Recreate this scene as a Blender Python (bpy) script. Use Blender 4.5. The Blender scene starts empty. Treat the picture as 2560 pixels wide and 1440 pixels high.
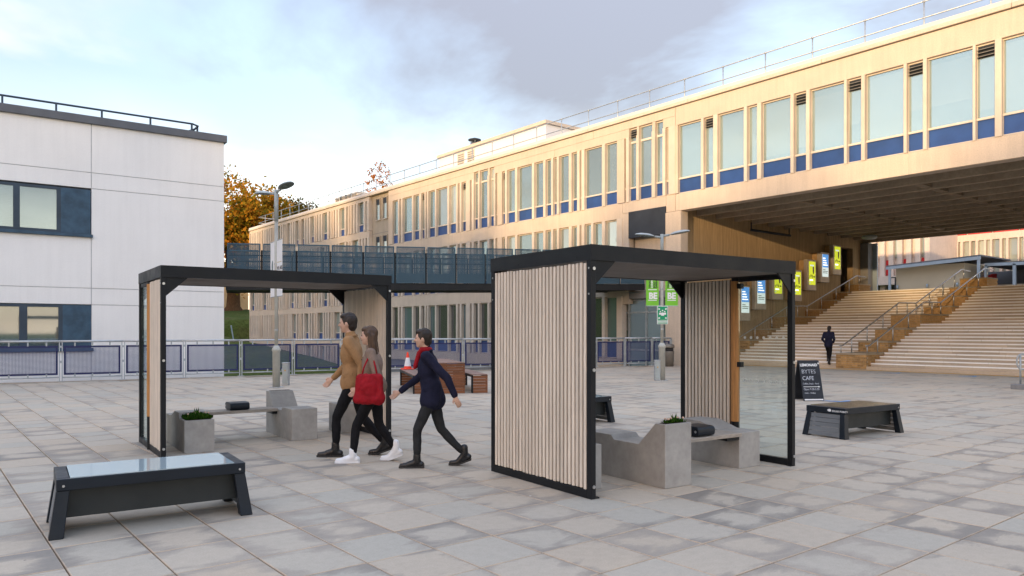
import bpy, bmesh, math, random
from mathutils import Vector, Matrix, noise
R_=math.radians
rnd=random.Random(7)
S=bpy.context.scene
COL=S.collection

# ------------------------------------------------------------------ camera
FPX=1870.0; HZ=827.0; EYE=1.5; U0=1280.0
TH=math.atan((U0+225.0)/FPX)
FW=(math.sin(TH),math.cos(TH)); RT=(math.cos(TH),-math.sin(TH))
cd=bpy.data.cameras.new('camera'); cam=bpy.data.objects.new('camera',cd); COL.objects.link(cam)
cam.location=(0,0,EYE); cam.rotation_euler=(R_(90),0,-TH)
cd.sensor_fit='HORIZONTAL'; cd.sensor_width=36; cd.lens=FPX/2560*36; cd.shift_y=(HZ-720)/2560
cd.clip_start=0.05; cd.clip_end=2500
S.camera=cam

# ------------------------------------------------------------------ sun, sky, exposure
SUN_EL=R_(5.5); SUN_TRAVEL=Vector((0.94,0.34,0)).normalized()
sd=bpy.data.lights.new('sun','SUN'); sun=bpy.data.objects.new('sun',sd); COL.objects.link(sun)
sd.energy=1.55; sd.angle=R_(0.7); sd.color=(1.0,0.70,0.38)
dirv=Vector((SUN_TRAVEL.x*math.cos(SUN_EL),SUN_TRAVEL.y*math.cos(SUN_EL),-math.sin(SUN_EL)))
sun.rotation_euler=dirv.to_track_quat('-Z','Y').to_euler()
sun.location=(-40,-20,30)

W=bpy.data.worlds.new('World'); S.world=W; W.use_nodes=True
nt=W.node_tree; nt.nodes.clear()
def N(tree,t,**k):
    n=tree.nodes.new(t)
    for a,b in k.items(): setattr(n,a,b)
    return n
def L(tree,a,b): tree.links.new(a,b)
out=N(nt,'ShaderNodeOutputWorld'); bg=N(nt,'ShaderNodeBackground'); bg.inputs['Strength'].default_value=0.1
sky=N(nt,'ShaderNodeTexSky',sky_type='NISHITA',sun_disc=False)
sky.sun_elevation=SUN_EL
sky.sun_rotation=math.atan2(-SUN_TRAVEL.x,-SUN_TRAVEL.y)
sky.air_density=1.0; sky.dust_density=0.6; sky.ozone_density=1.5
tc=N(nt,'ShaderNodeTexCoord'); sep=N(nt,'ShaderNodeSeparateXYZ'); L(nt,tc.outputs['Generated'],sep.inputs[0])
def M(tree,op,a,b=None,c=None,clamp=False):
    n=N(tree,'ShaderNodeMath',operation=op,use_clamp=clamp)
    for i,v in enumerate((a,b,c)):
        if v is None: continue
        if hasattr(v,'links'): L(tree,v,n.inputs[i])
        else: n.inputs[i].default_value=v
    return n.outputs[0]
zc=M(nt,'MAXIMUM',sep.outputs[2],0.0); zz=M(nt,'ADD',zc,0.22)
px=M(nt,'DIVIDE',sep.outputs[0],zz); py=M(nt,'DIVIDE',sep.outputs[1],zz)
cmb=N(nt,'ShaderNodeCombineXYZ'); L(nt,px,cmb.inputs[0]); L(nt,py,cmb.inputs[1]); cmb.inputs[2].default_value=3.7
def wnoise(scale,detail,off,dist=0.0,rough=0.55):
    mp=N(nt,'ShaderNodeMapping'); L(nt,cmb.outputs[0],mp.inputs['Vector']); mp.inputs['Location'].default_value=off
    n=N(nt,'ShaderNodeTexNoise'); L(nt,mp.outputs[0],n.inputs['Vector'])
    n.inputs['Scale'].default_value=scale; n.inputs['Detail'].default_value=detail
    n.inputs['Roughness'].default_value=rough; n.inputs['Distortion'].default_value=dist
    return n.outputs['Fac']
def wramp(fac,stops):
    r=N(nt,'ShaderNodeValToRGB'); L(nt,fac,r.inputs[0]); e=r.color_ramp.elements
    while len(e)<len(stops): e.new(0.5)
    for i,(p,c) in enumerate(stops): e[i].position=p; e[i].color=c if len(c)==4 else (*c,1)
    return r.outputs[0]
SKY_OFF=(7.7,3.2,0.0)
cover=wramp(wnoise(0.85,7,SKY_OFF,0.25),[(0.42,(0,0,0)),(0.58,(1,1,1))])
shade=wramp(wnoise(0.72,6,(3.3,7.7,0.2),0.25,0.52),[(0.34,(0.0,0.0,0.0)),(0.54,(1,1,1))])
# low cloud near the horizon is one bright bank
lowb=M(nt,'SUBTRACT',1.35,M(nt,'MULTIPLY',zc,4.6),clamp=True)
cover2=M(nt,'MAXIMUM',cover,M(nt,'MULTIPLY',lowb,0.95))
shade2=M(nt,'MULTIPLY',shade,M(nt,'SUBTRACT',1.0,M(nt,'MULTIPLY',lowb,0.35),clamp=True))
cc=N(nt,'ShaderNodeMix',data_type='RGBA'); L(nt,shade2,cc.inputs['Factor'])
cc.inputs['A'].default_value=(3.9,3.5,3.2,1); cc.inputs['B'].default_value=(0.95,0.92,1.12,1)
skb=N(nt,'ShaderNodeMix',data_type='RGBA',blend_type='MULTIPLY'); skb.inputs['Factor'].default_value=1.0
L(nt,sky.outputs[0],skb.inputs['A']); skb.inputs['B'].default_value=(1.80,1.40,1.26,1)
ska=N(nt,'ShaderNodeMix',data_type='RGBA',blend_type='ADD'); ska.inputs['Factor'].default_value=1.0
L(nt,skb.outputs['Result'],ska.inputs['A']); ska.inputs['B'].default_value=(0.5,0.75,1.25,1)
mx=N(nt,'ShaderNodeMix',data_type='RGBA'); L(nt,cover2,mx.inputs['Factor']); L(nt,ska.outputs['Result'],mx.inputs['A'])
cs=N(nt,'ShaderNodeMix',data_type='RGBA',blend_type='ADD'); L(nt,M(nt,'MULTIPLY',0.75,M(nt,'SUBTRACT',1.0,M(nt,'MULTIPLY',shade2,0.62))),cs.inputs['Factor'])     # less daylight comes through thick cloud
L(nt,cc.outputs['Result'],cs.inputs['A']); L(nt,skb.outputs['Result'],cs.inputs['B']); L(nt,cs.outputs['Result'],mx.inputs['B'])
# overcast luminance rises towards the zenith
gz=M(nt,'ADD',M(nt,'ADD',0.50,M(nt,'MULTIPLY',zc,1.7)),M(nt,'MULTIPLY',lowb,0.6)); gcol=N(nt,'ShaderNodeCombineXYZ')
for i_ in range(3): L(nt,gz,gcol.inputs[i_])
gm_=N(nt,'ShaderNodeMix',data_type='RGBA',blend_type='MULTIPLY'); gm_.inputs['Factor'].default_value=1.0
L(nt,mx.outputs['Result'],gm_.inputs['A']); L(nt,gcol.outputs[0],gm_.inputs['B'])
L(nt,gm_.outputs['Result'],bg.inputs['Color']); L(nt,bg.outputs[0],out.inputs[0])

S.view_settings.view_transform='Standard'; S.view_settings.look='None'
S.view_settings.exposure=1.62; S.view_settings.gamma=1.0; S.view_settings.use_curve_mapping=False
S.render.resolution_x=1024; S.render.resolution_y=576
S.render.engine='CYCLES'
S.cycles.max_bounces=6; S.cycles.diffuse_bounces=3; S.cycles.glossy_bounces=3; S.cycles.transparent_max_bounces=16; S.cycles.caustics_reflective=False; S.cycles.caustics_refractive=False

# ------------------------------------------------------------------ pixel measures -> points of the place
def dvec(u):
    k=(u-U0)/FPX; return FW[0]+RT[0]*k, FW[1]+RT[1]*k
def ground(u,v,z=0.0):
    t=(EYE-z)*FPX/(v-HZ); a,b=dvec(u); return Vector((a*t,b*t,z))
def on_x(u,X):           # depth along the view and Y where column u meets the plane x=X
    a,b=dvec(u); t=X/a; return b*t,t
def on_y(u,Y):
    a,b=dvec(u); t=Y/b; return a*t,t
def zat(v,t): return EYE+(HZ-v)/FPX*t
def proj(x,y,z):
    t=x*FW[0]+y*FW[1]; r=x*RT[0]+y*RT[1]
    if t<0.1: return None
    return U0+FPX*r/t, HZ-(z-EYE)*FPX/t, t

# ------------------------------------------------------------------ materials
MATS={}
def newmat(name):
    m=bpy.data.materials.new(name); m.use_nodes=True; t=m.node_tree; t.nodes.clear()
    o=N(t,'ShaderNodeOutputMaterial'); b=N(t,'ShaderNodeBsdfPrincipled'); L(t,b.outputs[0],o.inputs[0])
    MATS[name]=m; return m,t,b,o
def pos(t,scale=(1,1,1),kind='pos'):
    if kind=='pos':
        g=N(t,'ShaderNodeNewGeometry'); v=g.outputs['Position']
    else:
        g=N(t,'ShaderNodeTexCoord'); v=g.outputs['Object']
    mp=N(t,'ShaderNodeMapping'); L(t,v,mp.inputs[0]); mp.inputs['Scale'].default_value=scale
    return mp.outputs[0]
def noi(t,vec,scale,detail=4,rough=0.55,dist=0):
    n=N(t,'ShaderNodeTexNoise'); L(t,vec,n.inputs['Vector']); n.inputs['Scale'].default_value=scale
    n.inputs['Detail'].default_value=detail; n.inputs['Roughness'].default_value=rough; n.inputs['Distortion'].default_value=dist
    return n.outputs['Fac']
def ramp(t,fac,stops,interp='LINEAR'):
    r=N(t,'ShaderNodeValToRGB'); L(t,fac,r.inputs[0]); r.color_ramp.interpolation=interp; e=r.color_ramp.elements
    while len(e)<len(stops): e.new(0.5)
    for i,(p,c) in enumerate(stops): e[i].position=p; e[i].color=(*c[:3],1) if hasattr(c,'__len__') else (c,c,c,1)
    return r.outputs[0]
def mixc(t,f,a,b,bt='MIX'):
    n=N(t,'ShaderNodeMix',data_type='RGBA',blend_type=bt)
    for s,v in (('Factor',f),('A',a),('B',b)):
        if hasattr(v,'links'): L(t,v,n.inputs[s])
        elif s=='Factor': n.inputs[s].default_value=v
        else: n.inputs[s].default_value=(*v[:3],1)
    return n.outputs['Result']
def bump(t,b,h,strength=0.3,dist=0.01):
    n=N(t,'ShaderNodeBump'); n.inputs['Strength'].default_value=strength; n.inputs['Distance'].default_value=dist
    L(t,h,n.inputs['Height']); L(t,n.outputs[0],b.inputs['Normal'])
def mat(name,c,rough=0.6,metal=0.0,spec=0.5,ns=3.0,na=0.12,stretch=(1,1,1),fine=0.0,fs=60,bmp=0.0,rand=0.0,coat=0.0,kind='pos',streak=0.0):
    """colour with large soft patches, fine grain, per-object tint"""
    if name in MATS: return MATS[name]
    m,t,b,o=newmat(name)
    v=pos(t,stretch,kind)
    f=noi(t,v,ns,5)
    lo=tuple(x*(1-na) for x in c); hi=tuple(min(1,x*(1+na)) for x in c)
    col=ramp(t,f,[(0.3,lo),(0.7,hi)])
    if fine:
        f2=noi(t,v,fs,3,0.6)
        col=mixc(t,1.0,col,ramp(t,f2,[(0.3,(1-fine,)*3),(0.7,(1+fine,)*3)]),'MULTIPLY')
    if streak:
        vs=pos(t,(7,7,0.35)); f3=noi(t,vs,1.0,4,0.6)
        col=mixc(t,1.0,col,ramp(t,f3,[(0.35,(1-streak,)*3),(0.6,(1,)*3)]),'MULTIPLY')
    if rand:
        oi=N(t,'ShaderNodeObjectInfo')
        col=mixc(t,1.0,col,ramp(t,oi.outputs['Random'],[(0,(1-rand,)*3),(1,(1+rand,)*3)]),'MULTIPLY')
    L(t,col,b.inputs['Base Color'])
    rr=ramp(t,noi(t,v,ns*2.3,4),[(0.3,max(0,rough-0.08)),(0.7,min(1,rough+0.08))])
    L(t,rr,b.inputs['Roughness'])
    b.inputs['Metallic'].default_value=metal; b.inputs['Specular IOR Level'].default_value=spec
    b.inputs['Coat Weight'].default_value=coat
    if bmp:
        bump(t,b,noi(t,v,fs,4,0.65),bmp,0.004)
    return m

mat('black_metal',(0.0065,0.0078,0.0105),0.45,0.0,0.30,2.5,0.2,fine=0.06,fs=150)
mat('navy_metal',(0.005,0.010,0.018),0.42,0.0,0.35,3,0.25,fine=0.08,fs=120)
mat('apron_grey',(0.022,0.026,0.027),0.5,0,0.4,3,0.2)
mat('louvre_grey',(0.16,0.17,0.18),0.5,0,0.4,3,0.12,rand=0.08)
mat('steel',(0.55,0.56,0.57),0.32,0.9,0.5,6,0.1)
mat('galv',(0.42,0.45,0.47),0.45,0.6,0.5,14,0.2)
mat('galv_pale',(0.46,0.49,0.52),0.42,0.35,0.5,10,0.12)
mat('lamp_paint',(0.36,0.40,0.40),0.45,0.1,0.5,5,0.12)
mat('lamp_beige',(0.42,0.42,0.38),0.5,0.05,0.5,4,0.14)
mat('lamp_under',(0.12,0.14,0.13),0.25,0,0.5,4,0.1)
mat('fence_blue',(0.006,0.012,0.085),0.45,0,0.5,4,0.15)
mat('mesh_wire',(0.045,0.06,0.17),0.5,0.0,0.5,8,0.1)
mat('soffit',(0.17,0.145,0.128),0.7,0,0.3,1.2,0.14,fine=0.08,fs=40)
mat('slat_wood',(0.68,0.59,0.495),0.75,0,0.25,3.0,0.10,(5,5,0.6),0.07,9,0.12,rand=0.10)
mat('slat_back',(0.12,0.06,0.026),0.8,0,0.2,3.0,0.3,(10,10,0.8))
mat('timber_post',(0.46,0.22,0.075),0.6,0,0.3,2.5,0.2,(12,12,0.7),0.15,8)
mat('plank_wood',(0.36,0.31,0.26),0.75,0,0.25,3.0,0.2,(2,18,18),0.15,10)
mat('fibre_cement',(0.35,0.33,0.305),0.62,0,0.35,2.2,0.16,fine=0.09,fs=14,bmp=0.06)
mat('fibre_edge',(0.27,0.255,0.24),0.7,0,0.3,2.2,0.15,fine=0.08,fs=30)
mat('table_wood',(0.205,0.075,0.030),0.5,0,0.4,3.0,0.25,(2,2,16),0.18,8,rand=0.22)
mat('table_top',(0.22,0.13,0.10),0.55,0,0.4,2.0,0.2,(6,2,6),0.1,8,rand=0.12)
mat('render_white',(0.92,0.91,0.895),0.75,0,0.25,0.6,0.025,fine=0.02,fs=30,bmp=0.03,streak=0.03)
mat('groove',(0.58,0.59,0.61),0.8)
mat('frame_slate',(0.032,0.055,0.085),0.42,0,0.45,1.6,0.2)
mat('panel_slate',(0.040,0.085,0.135),0.5,0,0.4,3.2,0.28,fine=0.06,fs=9)
mat('concrete',(0.62,0.51,0.405),0.82,0,0.25,0.9,0.07,fine=0.08,fs=26,bmp=0.12,streak=0.07)
mat('concrete_fin',(0.64,0.545,0.45),0.8,0,0.25,1.5,0.08,fine=0.07,fs=30,bmp=0.1,rand=0.07)
mat('concrete_tower',(0.46,0.385,0.30),0.85,0,0.2,1.2,0.1,fine=0.09,fs=26,streak=0.1)
mat('concrete_grey',(0.24,0.235,0.235),0.85,0,0.2,0.8,0.12,streak=0.12)
mat('board_wall',(0.45,0.32,0.185),0.85,0,0.2,2.0,0.16,(6,6,0.25),0.16,7,0.3,streak=0.14)
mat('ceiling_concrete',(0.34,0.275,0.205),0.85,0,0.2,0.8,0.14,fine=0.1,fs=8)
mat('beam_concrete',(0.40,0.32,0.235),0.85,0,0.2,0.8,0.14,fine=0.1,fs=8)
mat('coping',(0.62,0.53,0.44),0.8,0,0.2,1.2,0.08,fine=0.08,fs=20)
mat('flashing',(0.66,0.61,0.59),0.6,0,0.3,1.2,0.05)
mat('window_paint',(0.66,0.58,0.49),0.6,0,0.3,2,0.08)
mat('blue_panel',(0.022,0.068,0.23),0.38,0,0.5,1.4,0.18,rand=0.16)
mat('slate_panel',(0.035,0.042,0.055),0.7,0,0.3,1.2,0.15,fine=0.05,fs=6)
mat('louvre',(0.30,0.27,0.23),0.45,0.2,0.5,5,0.2)
mat('red_panel',(0.55,0.025,0.03),0.5,0,0.4,2,0.1)
mat('far_concrete',(0.60,0.51,0.46),0.85,0,0.2,0.6,0.07,fine=0.05,fs=6,streak=0.06)
mat('kiosk_wall',(0.52,0.46,0.35),0.8,0,0.2,0.7,0.05)
mat('pale_blue_paint',(0.34,0.42,0.50),0.45,0.1,0.5,2,0.08)
mat('roof_grey',(0.13,0.14,0.16),0.6,0,0.4,2,0.1)
mat('plant_white',(0.78,0.77,0.77),0.6,0,0.3,0.5,0.03)
mat('step_stone',(0.53,0.425,0.315),0.78,0,0.3,0.7,0.16,(0.5,0.9,3),0.09,14,rand=0.10)
mat('nosing',(0.93,0.90,0.86),0.6,0,0.3,2,0.06)
mat('mortar',(0.42,0.33,0.23),0.9,0,0.2,6,0.1)
mat('brick',(0.40,0.235,0.092),0.85,0,0.25,9,0.22,fine=0.14,fs=40,rand=0.26)
mat('brick_cap',(0.36,0.29,0.20),0.8,0,0.25,3,0.15)
mat('yellow_paint',(0.58,0.30,0.02),0.7,0,0.3,4,0.2)
mat('blue_paint',(0.015,0.25,0.62),0.6,0,0.3,8,0.2)
mat('orange_cone',(0.85,0.055,0.02),0.5,0,0.4,6,0.08)
mat('white_sleeve',(0.75,0.74,0.74),0.45,0,0.4,8,0.06)
mat('chalkboard',(0.018,0.021,0.028),0.55,0,0.35,5,0.25)
mat('white_print',(0.82,0.82,0.82),0.6,0,0.3,4,0.03)
mat('chalk',(0.55,0.57,0.62),0.8,0,0.2,30,0.25)
mat('black_print',(0.02,0.02,0.025),0.6)
mat('banner_white',(0.76,0.77,0.79),0.6,0,0.3,3,0.04)
mat('banner_green',(0.20,0.56,0.045),0.6,0,0.3,3,0.06)
mat('gold_print',(0.52,0.46,0.28),0.6)
mat('teal_print',(0.12,0.19,0.19),0.6)
mat('peach_print',(0.62,0.42,0.30),0.6)
mat('sign_green',(0.0,0.30,0.13),0.45,0,0.4,4,0.05)
mat('bin_bronze',(0.20,0.18,0.155),0.45,0.3,0.5,5,0.12)
mat('soil',(0.03,0.022,0.015),0.95,0,0.1,20,0.3)
mat('kerb',(0.42,0.37,0.31),0.85,0,0.2,2,0.15,fine=0.1,fs=30)
mat('retain',(0.30,0.29,0.28),0.85,0,0.2,1,0.15,streak=0.15)
mat('bridge_blue',(0.042,0.098,0.145),0.45,0.1,0.5,2.5,0.15)
mat('bridge_beam',(0.010,0.011,0.013),0.6,0,0.4,2,0.2)
mat('far_wall_yellow',(0.60,0.45,0.26),0.8,0,0.2,1,0.1)
mat('bark',(0.11,0.062,0.032),0.95,0,0.1,4,0.35,(3,3,0.7),0.2,14,0.4)
mat('skin',(0.55,0.34,0.25),0.5,0,0.4,9,0.06)
mat('hair_dark',(0.022,0.014,0.010),0.55,0,0.4,20,0.35,(1,1,0.3))
mat('hair_brown',(0.07,0.038,0.020),0.55,0,0.4,20,0.35,(1,1,0.3))
mat('coat_tan',(0.33,0.19,0.092),0.85,0,0.15,9,0.14,fine=0.1,fs=120,bmp=0.1)
mat('coat_grey',(0.23,0.165,0.13),0.85,0,0.15,9,0.14,fine=0.1,fs=120,bmp=0.1)
mat('cloth_navy',(0.014,0.015,0.034),0.85,0,0.15,9,0.25,fine=0.1,fs=120,bmp=0.1)
mat('cloth_black',(0.010,0.010,0.012),0.85,0,0.15,9,0.25,fine=0.1,fs=120,bmp=0.1)
mat('trouser_grey',(0.025,0.026,0.028),0.85,0,0.15,9,0.25,fine=0.1,fs=120,bmp=0.1)
mat('cloth_red',(0.27,0.006,0.013),0.75,0,0.2,9,0.18,bmp=0.1)
mat('boot_black',(0.009,0.009,0.011),0.32,0,0.5,12,0.2)
mat('trainer_white',(0.80,0.80,0.82),0.5,0,0.4,14,0.05)
mat('sole_dark',(0.03,0.028,0.026),0.7)
mat('eye_dark',(0.02,0.015,0.012),0.2)
mat('lip',(0.36,0.13,0.11),0.5)

# paving: weathering that belongs to each slab (edges darker and blue-grey, worn pale middles)
PX0,PY0,PDX,PDY=0.765,2.165,0.5125,0.5478
def make_paving():
    m,t,b,o=newmat('paving')
    g=N(t,'ShaderNodeNewGeometry'); sp=N(t,'ShaderNodeSeparateXYZ'); L(t,g.outputs['Position'],sp.inputs[0])
    gx=M(t,'DIVIDE',M(t,'SUBTRACT',sp.outputs[0],PX0),PDX); gy=M(t,'DIVIDE',M(t,'SUBTRACT',sp.outputs[1],PY0),PDY)
    fx=M(t,'FLOOR',gx); fy=M(t,'FLOOR',gy)
    lx=M(t,'ABSOLUTE',M(t,'SUBTRACT',M(t,'SUBTRACT',gx,fx),0.5)); ly=M(t,'ABSOLUTE',M(t,'SUBTRACT',M(t,'SUBTRACT',gy,fy),0.5))
    cid=N(t,'ShaderNodeCombineXYZ'); L(t,fx,cid.inputs[0]); L(t,fy,cid.inputs[1])
    wn=N(t,'ShaderNodeTexWhiteNoise',noise_dimensions='3D'); L(t,cid.outputs[0],wn.inputs['Vector'])
    ws=N(t,'ShaderNodeSeparateColor'); L(t,wn.outputs['Color'],ws.inputs[0])
    vec=pos(t); 
    sh=N(t,'ShaderNodeVectorMath',operation='ADD'); sc=N(t,'ShaderNodeVectorMath',operation='SCALE'); L(t,wn.outputs['Color'],sc.inputs[0]); sc.inputs['Scale'].default_value=7.0
    L(t,vec,sh.inputs[0]); L(t,sc.outputs[0],sh.inputs[1])
    stv=N(t,'ShaderNodeMapping'); L(t,sh.outputs[0],stv.inputs[0]); stv.inputs['Scale'].default_value=(0.75,1.7,1)
    big=noi(t,stv.outputs[0],2.6,6,0.62,0.5)
    edge=M(t,'POWER',M(t,'ADD',M(t,'POWER',lx,3.0),M(t,'POWER',ly,3.0)),1/3.0)   # 0 in the middle, 0.5 at the edge
    wet=M(t,'ADD',M(t,'MULTIPLY',M(t,'SUBTRACT',edge,0.40),1.5),M(t,'MULTIPLY',M(t,'SUBTRACT',big,0.5),2.1))
    wet=M(t,'ADD',wet,M(t,'MULTIPLY',M(t,'SUBTRACT',ws.outputs[2],0.5),0.7))
    wm=ramp(t,wet,[(0.02,0.0),(0.14,0.45),(0.42,1.0)])
    tint=ramp(t,ws.outputs[0],[(0.0,(0.475,0.415,0.34)),(0.5,(0.475,0.43,0.365)),(1.0,(0.42,0.405,0.36))])
    damp=ramp(t,ws.outputs[1],[(0.0,(0.25,0.235,0.215)),(1.0,(0.36,0.325,0.285))])
    col=mixc(t,wm,tint,damp)
    rim=M(t,'MAXIMUM',lx,ly); rn=noi(t,vec,5.0,3)
    rmask=M(t,'MULTIPLY',M(t,'GREATER_THAN',rim,M(t,'SUBTRACT',0.488,M(t,'MULTIPLY',rn,0.014))),M(t,'MULTIPLY',rn,1.1),clamp=True)
    col=mixc(t,rmask,col,(0.60,0.47,0.35))
    large=noi(t,vec,0.33,3,0.5)
    col=mixc(t,1.0,col,ramp(t,large,[(0.3,(0.90,0.865,0.83)),(0.7,(1.06,1.0,0.93))]),'MULTIPLY')
    vo=N(t,'ShaderNodeTexVoronoi'); L(t,vec,vo.inputs['Vector']); vo.inputs['Scale'].default_value=1.9
    gum=M(t,'LESS_THAN',vo.outputs['Distance'],0.022)
    vc=N(t,'ShaderNodeSeparateColor'); L(t,vo.outputs['Color'],vc.inputs[0])
    col=mixc(t,M(t,'MULTIPLY',gum,M(t,'LESS_THAN',vc.outputs[0],0.55)),col,ramp(t,vc.outputs[1],[(0.4,(0.16,0.15,0.14)),(0.6,(0.68,0.66,0.62))]))
    fine=noi(t,vec,90,3,0.6)
    col=mixc(t,1.0,col,ramp(t,fine,[(0.3,(0.92,)*3),(0.7,(1.07,)*3)]),'MULTIPLY')
    mid=noi(t,vec,14,4,0.65)
    col=mixc(t,1.0,col,ramp(t,mid,[(0.3,(0.94,)*3),(0.7,(1.05,)*3)]),'MULTIPLY')
    L(t,col,b.inputs['Base Color'])
    L(t,ramp(t,wm,[(0,0.78),(1,0.6)]),b.inputs['Roughness']); b.inputs['Specular IOR Level'].default_value=0.35
    bump(t,b,fine,0.15,0.003)
make_paving()
mat('joint_sand',(0.07,0.052,0.036),0.95,0,0.1,12,0.4)

def glass_mat(name,tint,refl=0.5,clear=0.0,rough=0.03,rand=0.25,tone=(0.8,0.9,0.92),fk=0.8):
    """pane: glossy reflection over what stands behind it"""
    m,t,b,o=newmat(name); t.nodes.remove(b)
    gl=N(t,'ShaderNodeBsdfGlossy'); gl.inputs['Roughness'].default_value=rough; gl.inputs['Color'].default_value=(*tone,1)
    df=N(t,'ShaderNodeBsdfDiffuse')
    oi=N(t,'ShaderNodeObjectInfo')
    c=ramp(t,oi.outputs['Random'],[(0,tuple(x*(1-rand) for x in tint)),(1,tuple(x*(1+rand) for x in tint))])
    L(t,c,df.inputs['Color'])
    base=df.outputs[0]
    if clear>0:
        tr=N(t,'ShaderNodeBsdfTransparent'); tr.inputs['Color'].default_value=(0.93,0.97,0.96,1)
        ms=N(t,'ShaderNodeMixShader'); ms.inputs[0].default_value=clear; L(t,base,ms.inputs[1]); L(t,tr.outputs[0],ms.inputs[2]); base=ms.outputs[0]
    fr=N(t,'ShaderNodeFresnel'); fr.inputs['IOR'].default_value=1.5
    f=M(t,'ADD',M(t,'MULTIPLY',fr.outputs[0],fk),refl,clamp=True)
    ms=N(t,'ShaderNodeMixShader'); L(t,f,ms.inputs[0]); L(t,base,ms.inputs[1]); L(t,gl.outputs[0],ms.inputs[2])
    L(t,ms.outputs[0],o.inputs[0])
glass_mat('pane',(0.48,0.60,0.61),0.26,clear=0.68,tone=(0.75,0.92,0.97),rand=0.1)
glass_mat('pane_far',(0.30,0.33,0.31),0.30,rand=0.5)
glass_mat('pane_dark',(0.06,0.055,0.055),0.22,rand=0.4)
glass_mat('pane_teal',(0.10,0.15,0.16),0.22)
glass_mat('pane_clear',(0.35,0.45,0.46),0.22,clear=0.8,rand=0.0)
glass_mat('shelter_glass',(0.5,0.6,0.58),0.01,clear=0.975,rand=0.0,fk=0.4)
glass_mat('bench_glass',(0.40,0.48,0.51),0.2,rand=0.0)
glass_mat('bench_glass_brown',(0.22,0.165,0.115),0.10,rand=0.0,rough=0.12)
mat('blind',(0.62,0.62,0.60),0.6,0,0.3,1,0.04)
mat('room_dark',(0.36,0.52,0.55),0.8,0,0.2,1.5,0.25,rand=0.25)
mat('roller_blind',(0.78,0.82,0.79),0.8,0,0.2,1.0,0.05,rand=0.12)
mat('curtain',(0.62,0.66,0.64),0.8,0,0.2,2.0,0.08,(1,6,0.4))

def perforated():
    m,t,b,o=newmat('perforated')
    b.inputs['Base Color'].default_value=(0.038,0.088,0.130,1); b.inputs['Roughness'].default_value=0.5
    tr=N(t,'ShaderNodeBsdfTransparent'); ms=N(t,'ShaderNodeMixShader')
    tcn=N(t,'ShaderNodeTexCoord'); mp=N(t,'ShaderNodeMapping'); L(t,tcn.outputs['Object'],mp.inputs[0]); mp.inputs['Scale'].default_value=(28,28,28)
    sp=N(t,'ShaderNodeSeparateXYZ'); L(t,mp.outputs[0],sp.inputs[0])
    fx=M(t,'ABSOLUTE',M(t,'SUBTRACT',M(t,'FRACT',sp.outputs[0]),0.5)); fz=M(t,'ABSOLUTE',M(t,'SUBTRACT',M(t,'FRACT',sp.outputs[2]),0.5))
    hole=M(t,'MULTIPLY',M(t,'LESS_THAN',fx,0.30),M(t,'LESS_THAN',fz,0.30))
    L(t,hole,ms.inputs[0]); L(t,b.outputs[0],ms.inputs[1]); L(t,tr.outputs[0],ms.inputs[2]); L(t,ms.outputs[0],o.inputs[0])
perforated()

def leaf_mat(name,stops,trans=0.35):
    m,t,b,o=newmat(name); t.nodes.remove(b)
    g=N(t,'ShaderNodeNewGeometry')
    v=pos(t); f=noi(t,v,0.35,2)
    rr=M(t,'ADD',M(t,'MULTIPLY',g.outputs['Random Per Island'],0.55),M(t,'MULTIPLY',f,0.6))
    c=ramp(t,rr,stops)
    d=N(t,'ShaderNodeBsdfDiffuse'); tl=N(t,'ShaderNodeBsdfTranslucent'); L(t,c,d.inputs[0]); L(t,c,tl.inputs[0])
    ms=N(t,'ShaderNodeMixShader'); ms.inputs[0].default_value=trans; L(t,d.outputs[0],ms.inputs[1]); L(t,tl.outputs[0],ms.inputs[2]); L(t,ms.outputs[0],o.inputs[0])
leaf_mat('leaf_oak',[(0.15,(0.065,0.085,0.012)),(0.40,(0.20,0.165,0.018)),(0.60,(0.46,0.24,0.024)),(0.9,(0.50,0.17,0.02))])
leaf_mat('leaf_orange',[(0.15,(0.22,0.10,0.010)),(0.5,(0.46,0.17,0.012)),(0.9,(0.52,0.15,0.012))])
leaf_mat('leaf_olive',[(0.15,(0.035,0.045,0.012)),(0.5,(0.09,0.08,0.018)),(0.9,(0.17,0.09,0.02))])
leaf_mat('leaf_green',[(0.15,(0.012,0.035,0.008)),(0.6,(0.03,0.085,0.012)),(0.9,(0.07,0.14,0.02))],0.25)

def grass():
    m,t,b,o=newmat('grass')
    v=pos(t); f=noi(t,v,0.25,5); f2=noi(t,v,3.5,5,0.7)
    c=ramp(t,f,[(0.3,(0.045,0.075,0.014)),(0.55,(0.075,0.095,0.022)),(0.75,(0.10,0.075,0.035))])
    c=mixc(t,1.0,c,ramp(t,f2,[(0.3,(0.55,)*3),(0.7,(1.35,)*3)]),'MULTIPLY')
    L(t,c,b.inputs['Base Color']); b.inputs['Roughness'].default_value=0.95; b.inputs['Specular IOR Level'].default_value=0.1
    bump(t,b,f2,0.8,0.15)
grass()
def lightbox(name,c,e):
    m,t,b,o=newmat(name)
    v=pos(t); f=noi(t,v,6,3)
    col=ramp(t,f,[(0.3,tuple(x*0.93 for x in c)),(0.7,c)])
    L(t,col,b.inputs['Base Color']); L(t,col,b.inputs['Emission Color']); b.inputs['Emission Strength'].default_value=e
lightbox('poster_yellow',(0.56,0.62,0.02),0.32)
lightbox('poster_blue',(0.07,0.26,0.64),0.32)
lightbox('poster_pale',(0.58,0.68,0.68),0.32)
lightbox('poster_white',(0.8,0.82,0.85),0.6)
mat('poster_ink',(0.06,0.09,0.02),0.6); mat('poster_purple',(0.22,0.14,0.26),0.6); mat('poster_frame',(0.50,0.43,0.36),0.5,0.2,0.5,3,0.1)
mat('poster_side',(0.50,0.32,0.15),0.55,0.2,0.5,3,0.2)
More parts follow.
